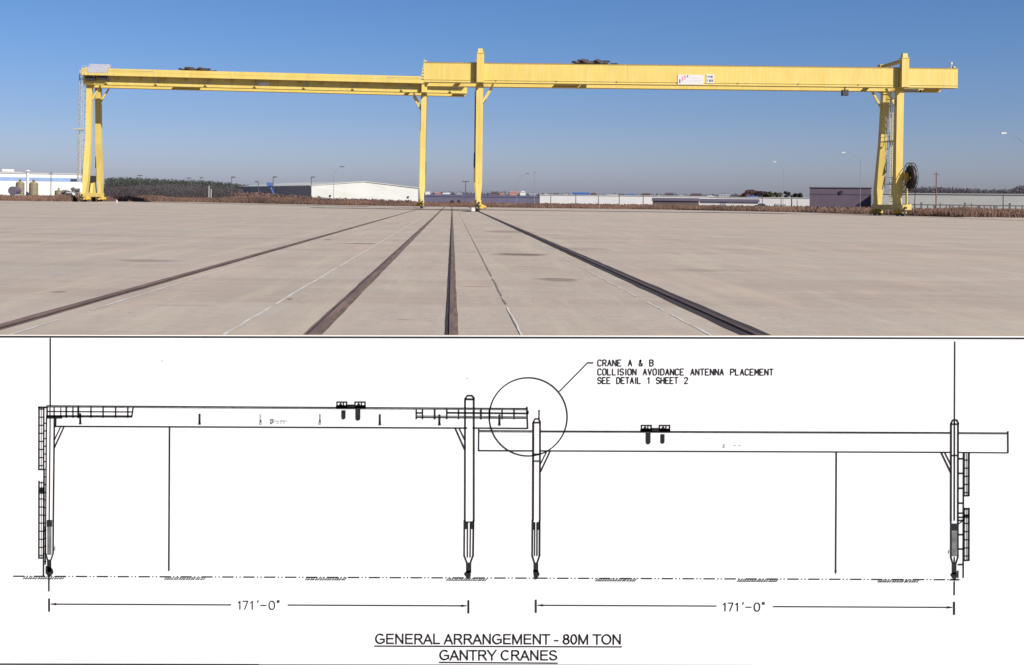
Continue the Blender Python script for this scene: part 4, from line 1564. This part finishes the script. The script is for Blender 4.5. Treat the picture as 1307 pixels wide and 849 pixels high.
class INK:
    def __init__(s, lift=0.0016):
        s.v = []; s.f = []; s.l = lift

    def line(s, x0, y0, x1, y1, w=1.5, ext=True):
        w = w * 1.25 + .1
        dx, dy = x1 - x0, y1 - y0
        L = math.hypot(dx, dy) or 1e-6
        ux, uy = dx / L, dy / L
        if ext:
            x0 -= ux * w * .3; y0 -= uy * w * .3; x1 += ux * w * .3; y1 += uy * w * .3
        nx, ny = -uy * w / 2, ux * w / 2
        k = len(s.v)
        for (a, b) in ((x0 - nx, y0 - ny), (x1 - nx, y1 - ny), (x1 + nx, y1 + ny), (x0 + nx, y0 + ny)):
            s.v.append(tuple(bp(a, b, s.l)))
        s.f.append((k, k + 3, k + 2, k + 1))
        return s

    def poly(s, pts, w=1.5, close=False):
        pts = list(pts)
        if close: pts.append(pts[0])
        for a, b in zip(pts[:-1], pts[1:]):
            s.line(*a, *b, w)
        return s

    def fill(s, pts):
        k = len(s.v)
        s.v += [tuple(bp(a, b, s.l)) for a, b in pts]
        s.f.append(tuple(range(k, k + len(pts))))
        return s

    def rect(s, x0, y0, x1, y1):
        return s.fill([(x0, y0), (x0, y1), (x1, y1), (x1, y0)])

    def build(s, name, material, parent):
        me = bpy.data.meshes.new(name)
        me.from_pydata(s.v, [], s.f)
        me.update()
        me.materials.append(material)
        ob = bpy.data.objects.new(name, me)
        COL.objects.link(ob)
        ob.parent = parent
        return ob


G = {
    'A': [[(0, 0), (2, 6), (4, 0)], [(.7, 2), (3.3, 2)]],
    'B': [[(0, 0), (0, 6), (3, 6), (4, 5.2), (4, 4), (3, 3.2), (0, 3.2)], [(3, 3.2), (4, 2.4), (4, .8), (3, 0), (0, 0)]],
    'C': [[(4, 5), (3, 6), (1, 6), (0, 5), (0, 1), (1, 0), (3, 0), (4, 1)]],
    'D': [[(0, 0), (0, 6), (2.6, 6), (4, 4.6), (4, 1.4), (2.6, 0), (0, 0)]],
    'E': [[(4, 0), (0, 0), (0, 6), (4, 6)], [(0, 3), (2.8, 3)]],
    'H': [[(0, 0), (0, 6)], [(4, 0), (4, 6)], [(0, 3), (4, 3)]],
    'I': [[(1, 0), (1, 6)]],
    'L': [[(0, 6), (0, 0), (3.6, 0)]],
    'M': [[(0, 0), (0, 6), (2, 2), (4, 6), (4, 0)]],
    'N': [[(0, 0), (0, 6), (4, 0), (4, 6)]],
    'O': [[(1, 0), (0, 1), (0, 5), (1, 6), (3, 6), (4, 5), (4, 1), (3, 0), (1, 0)]],
    'P': [[(0, 0), (0, 6), (3, 6), (4, 5), (4, 3.8), (3, 2.9), (0, 2.9)]],
    'R': [[(0, 0), (0, 6), (3, 6), (4, 5), (4, 3.9), (3, 3), (0, 3)], [(2, 3), (4, 0)]],
    'S': [[(0, 1), (1, 0), (3, 0), (4, 1), (4, 2.3), (3, 3), (1, 3.2), (0, 4), (0, 5.2), (1, 6), (3, 6), (4, 5)]],
    'T': [[(0, 6), (4, 6)], [(2, 6), (2, 0)]],
    'V': [[(0, 6), (2, 0), (4, 6)]],
    '&': [[(4, 0), (.8, 4.3), (.8, 5.3), (1.5, 6), (2.3, 5.3), (2.2, 4.4), (.2, 2.2), (.2, .9), (1, 0), (2.2, 0), (4, 2.4)]],
    '0': [[(1.2, 0), (.2, 1.3), (0, 3), (.2, 4.7), (1.2, 6), (2.8, 6), (3.8, 4.7), (4, 3), (3.8, 1.3), (2.8, 0), (1.2, 0)]],
    '1': [[(.6, 4.8), (2, 6), (2, 0)]],
    '2': [[(0, 4.8), (1, 6), (3, 6), (4, 5), (4, 4), (0, 0), (4, 0)]],
    '7': [[(0, 6), (4, 6), (1.4, 0)]],
    '-': [[(-.4, 2.9), (4.6, 2.9)]],
    "'": [[(.8, 6.6), (.6, 5)]],
    '"': [[(.2, 6.6), (0, 5)], [(1.6, 6.6), (1.4, 5)]],
}
ADV = {'I': 3.4, "'": 2.4, '"': 3, '1': 5.0, ' ': 6.8}


def stroke_text(ink, txt, x, y, cap, w, width=None, slope=0.0):
    u = cap / 6.0
    tot = sum(ADV.get(c, 5.9) for c in txt) - 1.9
    sx = (width / tot) if width else u
    cx = 0.0
    for c in txt:
        for st in G.get(c, []):
            ink.poly([(x + (cx + a) * sx, y - b * u + slope * (cx + a) * sx) for a, b in st], w)
        cx += ADV.get(c, 5.9)


# frame lines round the sheet
ik = INK()
ik.line(-12, 429.6, 1319, 431.8, 1.5)
ik.line(-12, 847.4, 330, 848.2, 1.5)
ik.line(330, 848.2, 960, 849.0, .8)
ik.build('border_line', M['ink'], paper)

# note
ik = INK()
stroke_text(ik, 'CRANE A & B', 763.2, 467, 7.7, .95, 70.5)
stroke_text(ik, 'COLLISION AVOIDANCE ANTENNA PLACEMENT', 763.2, 478.4, 7.7, .95, 223.5, .0015)
stroke_text(ik, 'SEE DETAIL 1 SHEET 2', 763.2, 489.4, 7.7, .95, 114.5)
ik.build('note_lettering', M['ink'], paper)
# detail circle and leader
ik = INK()
ik.poly([(674.3 + 49.7 * math.cos(a), 531.9 + 49.9 * math.sin(a)) for a in np.linspace(0, 2 * math.pi, 73)], 1.2)
ik.poly([(714.6, 499), (750, 463), (757, 463)], 1.2)
ik.build('detail_circle', M['ink'], paper)


def ytilt(x):
    return (x - 63) * (3.6 / 1155)


# ---- left crane elevation
ik = INK()
ig = INK(0.0010)
ik.line(64.5, 432, 64.5, 518, 1.4)
ig.line(62, 518.6, 673, 522.2, 2.2)          # rail on top
ik.line(60, 517.7, 673, 521.2, .9)
ik.line(71, 544, 596, 546.2, 1.3)
ik.line(604, 546.2, 673.5, 546.6, 1.3)
# platform left
ik.line(60, 525, 170, 525.6, 1.0)
ik.line(60, 531, 168, 531.4, 2.0)
ik.rect(60, 531, 80, 534)
for x, w_ in ((60.5, 1.5), (64.2, 1), (69.5, 1.2), (78, .9), (85, 1.6), (93.5, 1.2), (100.3, 1.9), (116.5, 1.3), (132, 1.3), (148, 1.3), (163.5, 1.3)):
    ik.line(x, 519.5, x, 532.6, w_)
ik.line(170.3, 520, 168.5, 532, 1.3)
# platform right
ig.line(531.5, 531.7, 672, 532.8, 2.4)
ik.line(531.5, 532.8, 672, 533.9, .7)
ik.line(571, 526.7, 672, 527.5, 1.6)
ik.line(531.5, 526.9, 539, 526.9, 1.4)
for x, w_ in ((531.5, 1.2), (539.5, 1.2), (555, 1.6), (570.5, 1.3), (585.5, 1.1), (614, 1.7), (625, 1.6), (641, 1.2), (656.3, 1.3)):
    ik.line(x, 522.5, x, 534.5, w_)
ik.line(672.6, 519.5, 673.6, 546.6, 1.4)
ik.rect(672.5, 524, 674.9, 528.6)
# outer leg, ladder cages
ik.line(49.5, 519.7, 60, 519.7, 1.6)
for (ya_, yb_) in ((520, 599), (614, 712)):
    ik.line(50.2, ya_, 50.0, yb_, 1.5)
    ik.line(53.2, ya_, 53.0, yb_, .45)
    ik.line(56.3, ya_, 56.0, yb_, 1.4)
    yy = ya_ + 2
    while yy < yb_:
        ik.line(50, yy, 56, yy, .85)
        yy += 10.3
    ik.line(49.5, yb_, 56, yb_, 1.3)
ik.v = ik.v  # keep
ik.rect(51, 622, 57.5, 630)
ik.line(56.6, 599, 55.8, 735, 1.5)
ik.line(59.8, 533, 58.2, 720, 1.2)
for i in range(19):
    ik.line(56.2, 540 + i * 9.8, 59.2, 540 + i * 9.8, .9)
ik.line(64.4, 534, 63.2, 664, 1.1)
ik.line(69.8, 534, 68.4, 666, 1.5)
ik.line(71.4, 534.5, 71.2, 544, 1.7)
ik.line(68.4, 666, 68.2, 706, 1.5); ik.line(68.2, 706, 65.6, 714, 1.4)
ik.line(58.4, 672, 58.6, 706, 1.3); ik.line(58.6, 706, 61, 714, 1.4)
ik.rect(60.2, 663.5, 66.8, 672)
ig.rect(60.6, 672, 65.9, 708)
ik.rect(60.5, 714, 65.8, 730)
ik.fill([(58.6, 722), (58.6, 731), (62, 735.5), (65, 735.5), (68.6, 731), (68, 727), (65.5, 724)])
ik.poly([(81.8, 545), (69.9, 571)], 1.5)
ik.poly([(77.5, 545), (70, 561)], 1.2)
ik.line(216.7, 545, 215.8, 728, 1.5)
# lamps on the girder
for x, c_ in ((102.8, 1), (255, 1), (485, 1), (561, 1), (637.6, 1)):
    y0_ = 528 + ytilt(x) * 1.0
    ik.line(x, y0_, x, y0_ + 10, 1.9)
    ik.fill([(x - .8, y0_ + 8), (x - 1.9, y0_ + 13.2), (x + 1.9, y0_ + 13.2), (x + .8, y0_ + 8)])
ipale = INK()
for x in (332.8, 408.6):
    ipale.line(x, 528.5, x, 538, 1.4)
    ipale.fill([(x - .8, 536), (x - 2, 541.7), (x + 2, 541.7), (x + .8, 536)])
ipale.poly([(345.6, 535.5), (348.6, 535.5), (348.6, 539), (346, 540.6)], 1.3, True)
for (x, w_) in ((351, 2), (354.5, 1.5), (358, 2), (361, 2.5), (365, 1)):
    ipale.line(x, 537.1, x + w_, 537.1, .9)
for (x, w_) in ((353, 3), (358, 2), (362, 2)):
    ipale.line(x, 539.6, x + w_, 539.6, .7)


# trolley symbols
def trolley_symbol(x, y, k, l1, l2):
    k.rect(x, y + 5.5, x + 38, y + 9.3)
    for a, b in ((x + .6, x + 14.5), (x + 23.6, x + 38)):
        k.rect(a, y, b, y + 1.6)
        k.rect(a, y, a + 1.5, y + 9)
        k.rect(b - 1.6, y, b, y + 9)
        k.line(a + 3.2, y + 5.6, a + 5.4, y + 2.6, 1.2)
        k.line(a + 5.4, y + 2.6, a + 7, y + 5.6, 1.1)
        k.line(a + 9, y + 2.0, a + 9, y + 5.6, 1.0)
        k.rect(a, y + 4.8, b, y + 9)
    k.rect(x + 14, y + 4, x + 24, y + 6)
    for (cx_, L0, L, w_) in l1:
        k.rect(cx_ - w_ / 2, L0, cx_ + w_ / 2, L - w_ / 2)
        k.fill([(cx_ + w_ / 2 * math.cos(a), L - w_ / 2 + w_ / 2 * math.sin(a)) for a in np.linspace(0, math.pi, 9)])


trolley_symbol(429, 512.2, ik, [(438.6, 523.5, 535.3, 5.2), (457, 521.5, 536.8, 6.2)], 0)
# inner column
ik.line(593.8, 510, 593.5, 665, 1.6)
ik.line(604.9, 510, 604.9, 665, 1.7)
ik.poly([(594, 510), (594.2, 508), (597, 504.8), (602.4, 504.8), (605.2, 508), (605, 510)], 1.5)
ik.line(594, 509.3, 605, 509.6, 1.8)
ik.poly([(592.9, 664), (592.6, 709), (596, 718)], 1.4)
ik.poly([(604.6, 664), (604, 709), (600.6, 718)], 1.6)
ik.line(596.9, 667, 596.7, 711, 1.1); ik.line(600.7, 667, 600.2, 711, 1.1)
ik.rect(593.4, 666, 596.7, 675); ik.rect(600.7, 666, 604.4, 675)
ik.line(594, 666, 604, 666, 1.0)
ik.rect(595.2, 718, 601.6, 731)
ik.fill([(592.2, 732), (596, 728), (601, 728), (601, 735), (597.8, 739.5)])
ik.poly([(581.2, 546.5), (593, 573)], 1.4)
ik.poly([(586.2, 546.5), (593.4, 561.5)], 1.1)
ik.line(64, 740, 64, 754, 1.5) if False else ik.line(62.8, 735, 62.7, 754, 1.5)
ik.build('left_crane_elevation', M['ink'], paper)
ig.build('grey_shading', M['ink_grey'], paper)
ipale.build('pale_marks', M['ink_pale'], paper)

# ---- right crane elevation
ik = INK()
ig = INK(0.0010)
ik.line(1218.6, 436, 1218.2, 536, 1.1)
ig.line(611.5, 550.2, 680, 550.6, 2.2); ig.line(690, 550.6, 1213, 552.6, 2.0); ig.line(1224, 552.8, 1286.5, 553.1, 2.0)
ik.line(611.5, 549.6, 680, 550, .8); ik.line(690, 550.4, 1213, 552.2, 1.0); ik.line(1224, 552.4, 1286.5, 552.7, .8)
ik.line(611.3, 547.5, 611.0, 575, 1.2)
ik.line(611, 575, 680, 575.3, 1.3); ik.line(690, 575.3, 1213, 577.2, 1.2); ik.line(1224, 577.3, 1286, 577.8, 1.1)
ik.line(1286.3, 550.5, 1286.5, 577.8, 1.3)
# inner column
ik.line(680.8, 539.5, 680.4, 664, 1.9)
ik.line(689.5, 539.5, 689.2, 664, 1.5)
ik.poly([(681, 539.5), (681.2, 537.8), (683, 534.4), (687.4, 534.4), (689.6, 538), (689.6, 539.5)], 1.3)
ik.line(681, 539.2, 689.6, 539.2, 1.6)
ik.line(688.2, 523.5, 688.2, 535, 1.1)
ik.rect(687.4, 523, 689, 526)
ik.line(681, 579.3, 689, 579.3, 1.0)
ig.line(682.5, 588.5, 688.5, 588.5, 2)
ik.poly([(702.2, 576), (690, 602)], 1.4)
ik.poly([(698, 576), (690, 592)], 1.1)
ik.poly([(679.8, 664), (679.4, 709), (682.2, 718)], 1.5)
ik.poly([(689, 664), (688.8, 709), (685.8, 718)], 1.6)
ik.line(682.7, 667, 682.4, 709, 1.0); ik.line(685.7, 667, 685.5, 709, 1.2)
ik.rect(680.2, 666, 682.7, 676); ik.rect(685.9, 666, 688.8, 676)
ik.rect(681.3, 718, 687, 730)
ik.fill([(680.6, 727), (686.6, 727), (689, 733), (684.6, 739.5), (682, 739)])
trolley_symbol(817.5, 542, ik, [(827.3, 552, 567, 6.0), (845.6, 554, 566.3, 5.2)], 0)
ik.line(1067.4, 578, 1066.6, 728, 1.3)
ik.fill([(1065.2, 728), (1068.1, 728), (1066.7, 733.5)])
# outer column
ik.line(1213.8, 541, 1213.6, 664, 1.7)
ik.line(1222.8, 541, 1222.6, 664, 1.5)
ik.line(1218.2, 536, 1218, 664, 1.2)
ik.poly([(1213.8, 541.5), (1214, 540), (1216, 536), (1221.2, 536), (1223.2, 540), (1223, 541.5)], 1.4)
ik.line(1214, 541.2, 1223, 541.2, 1.4)
ik.line(1214, 581.2, 1223, 581.2, 1.2)
ik.poly([(1201.5, 578), (1213.8, 604)], 1.4)
ik.poly([(1206, 578), (1213.8, 593.5)], 1.1)
ik.rect(1214.8, 668, 1221.8, 677)
ig.rect(1214.4, 677, 1222.0, 710)
ik.poly([(1213.6, 664), (1213.6, 711), (1216, 719)], 1.4)
ik.poly([(1222.6, 664), (1222.6, 711), (1220, 719)], 1.4)
ik.line(1218, 711, 1218, 719, 1.0)
ik.rect(1215, 719, 1220.6, 733)
ik.fill([(1212.8, 733), (1214.6, 731), (1220, 730), (1221.4, 735), (1218.4, 741.5)])
ik.rect(1221.6, 728, 1223.4, 737.5)
# ladder and cages
ik.line(1229.8, 578, 1229.4, 737, 1.2)
for yy in (585.3, 604, 623, 642, 682.2, 700.5, 720.3):
    ik.line(1223.2, yy, 1229, yy, 1.6)
for yy in (654.8, 660, 664):
    ik.line(1223.2, yy, 1229, yy, 1.5)
ik.line(1223.4, 668.5, 1231, 663, 1.2)
for (ya_, yb_) in ((578, 632.5), (648.5, 715)):
    ik.line(1230.6, ya_, 1230.4, yb_, 1.3)
    ik.line(1233.6, ya_, 1233.6, yb_, .5)
    ik.line(1236.6, ya_, 1236.4, yb_, 1.7)
    yy = ya_ + 9
    while yy < yb_ - 2:
        ik.line(1230, yy, 1236.5, yy, 1.0)
        yy += 10.4
    ik.line(1230, yb_, 1236.8, yb_, 1.4)
ik.rect(1229.5, 648, 1236.8, 650.5); ik.rect(1229.5, 656.5, 1236.8, 661)
ik.line(1218, 742, 1217.8, 759, 1.2)
ik.build('right_crane_elevation', M['ink'], paper)
ig.build('grey_shading', M['ink_grey'], paper)
ipale = INK()
ipale.line(924.4, 567, 923.8, 571, 1.6)
ipale.line(937, 568.5, 939, 568.5, .8); ipale.line(943, 568.5, 945, 568.5, .8)
ipale.line(1211, 702, 1210.6, 706, .9)
ipale.line(70.5, 697, 70.2, 702, .9)
for (x, y) in ((207, 460.5), (597, 482.5)):
    ipale.line(x - .5, y, x + .5, y, 1.1)
ipale.build('pale_marks', M['ink_pale'], paper)

# ---- ground line and hatching
ik = INK()


def gy(x):
    return 735.2 + (x - 17) * (4.5 / 1205)


x = 17.0
pat = [(8.5, 3), (1.5, 3), (1.5, 3.2)]
i = 0
while x < 1218:
    L, gp = pat[i % 3]
    if i % 3 == 0: L = 14.5
    ik.line(x, gy(x), x + L, gy(x + L), 1.15, False)
    x += L + gp
    i += 1
ik.line(1213, gy(1213), 1224, gy(1224), 1.4)
ik.build('ground_line', M['ink'], paper)
ik = INK(0.0011)
rr = random.Random(4)
for a in (30, 210, 390, 570, 760, 941, 1120):
    for i in range(17):
        xx = a + i * 3.1 + rr.uniform(-.4, .4)
        ik.line(xx, gy(xx) + 3.6, xx + 2.6, gy(xx) + .6, 1.1)
    for i in range(9):
        xx = a + 2 + i * 5.4
        ik.line(xx, gy(xx) + 3.2, xx + 3.5, gy(xx) + 3.0, .6)
ik.build('ground_hatching', M['ink_grey'], paper)

# ---- dimensions
for (xa, ya_, xb, yb_, g0, g1, tx_, ty_) in ((63, 770.8, 598, 773, 295, 368, 303.5, 777.5), (684, 772.3, 1217.7, 775, 914, 987, 922.5, 779.8)):
    ik = INK()
    ik.line(xa, ya_ - 6.5, xa, ya_ + 9, 1.8)
    ik.line(xb, yb_ - 6.5, xb, yb_ + 9, 1.8)
    ik.line(xa + 3, ya_, g0, ya_ + 1, 1.1)
    ik.line(g1, yb_ - 1, xb - 3, yb_, 1.1)
    ik.fill([(xa + 2, ya_), (xa + 9, ya_ + 1.6), (xa + 9, ya_ - 1.6)])
    ik.fill([(xb - 2, yb_), (xb - 9, yb_ - 1.6), (xb - 9, yb_ + 1.6)])
    ik.build('dimension_line', M['ink'], paper)
    ik = INK()
    xx = tx_
    u = 10.3 / 6
    for c, wd, ad in (('1', 3.0, 7.0), ('7', 5.8, 8.8), ('1', 3.0, 9.2), ("'", 1.5, 5.2), ('-', 5.4, 10.0), ('0', 6.8, 10.6), ('"', 3.2, 5)):
        sx_ = {'1': 1.5, '7': 1.5, "'": 1.3, '-': 1.35, '0': 1.75, '"': 1.3}[c]
        for st in G[c]:
            ik.poly([(xx + p_[0] * sx_, ty_ - p_[1] * u) for p_ in st], 1.0)
        xx += ad
    ik.build('dimension_lettering', M['ink'], paper)


# ---- title
def arc(cx, cy, rx, ry, a0, a1, n=10):
    return [(cx + rx * math.cos(R(a0 + (a1 - a0) * i / n)), cy + ry * math.sin(R(a0 + (a1 - a0) * i / n))) for i in range(n + 1)]


# plain grotesque capitals as centre lines: advance width, strokes (cap height 716)
T_ = {
    'A': (667, [[(40, 0), (333, 680), (627, 0)], [(140, 235), (527, 235)]]),
    'C': (722, [arc(375, 358, 290, 325, 48, 180) + arc(375, 358, 290, 325, 180, 312)]),
    'E': (667, [[(600, 40), (120, 40), (120, 676), (590, 676)], [(120, 375), (560, 375)]]),
    'G': (778, [arc(395, 358, 310, 325, 48, 180) + arc(395, 358, 310, 325, 180, 305) + [(685, 130), (685, 330), (410, 330)]]),
    'L': (556, [[(115, 716), (115, 40), (530, 40)]]),
    'M': (833, [[(112, 0), (112, 690), (415, 40), (720, 690), (720, 0)]]),
    'N': (722, [[(115, 0), (115, 690), (605, 26), (605, 716)]]),
    'O': (778, [arc(388, 358, 310, 325, 0, 360, 24)]),
    'R': (722, [[(125, 0), (125, 676), (400, 676)] + arc(420, 515, 180, 161, 90, -90) + [(125, 354)], [(390, 354), (660, 0)]]),
    'S': (667, [arc(330, 520, 225, 160, 25, 180) + [(130, 440), (330, 375), (545, 290)] + arc(335, 200, 240, 165, 20, -180)]),
    'T': (611, [[(20, 676), (590, 676)], [(305, 676), (305, 0)]]),
    'Y': (667, [[(25, 716), (333, 300), (640, 716)], [(333, 300), (333, 0)]]),
    '8': (556, [arc(278, 530, 165, 150, 0, 360, 20), arc(278, 200, 200, 170, 0, 360, 20)]),
    '0': (556, [arc(278, 355, 195, 325, 0, 360, 22)]),
    '-': (333, [[(30, 260), (300, 260)]]),
    ' ': (278, []),
}


def title(ink, txt, x0, x1, yb, cap, w, slope):
    tot = sum(T_[c][0] for c in txt) - 120
    k_ = (x1 - x0) / tot
    cx_ = -60
    for c in txt:
        for st in T_[c][1]:
            ink.poly([(x0 + (cx_ + a) * k_, yb - b * cap / 716 + slope * (cx_ + a) / tot) for a, b in st], w)
        cx_ += T_[c][0]


ik = INK()
title(ik, 'GENERAL ARRANGEMENT - 80M TON', 479.5, 792.5, 821.5, 12.8, 1.4, .8)
title(ik, 'GANTRY CRANES', 561.5, 711, 842.2, 12.8, 1.4, .4)
ik.build('title_lettering', M['ink'], paper)
ik = INK()
ik.line(478.5, 824.4, 793.5, 825.4, 1.2)
ik.line(561, 845.2, 711.5, 846.2, 1.2)
ik.build('title_underline', M['ink'], paper)
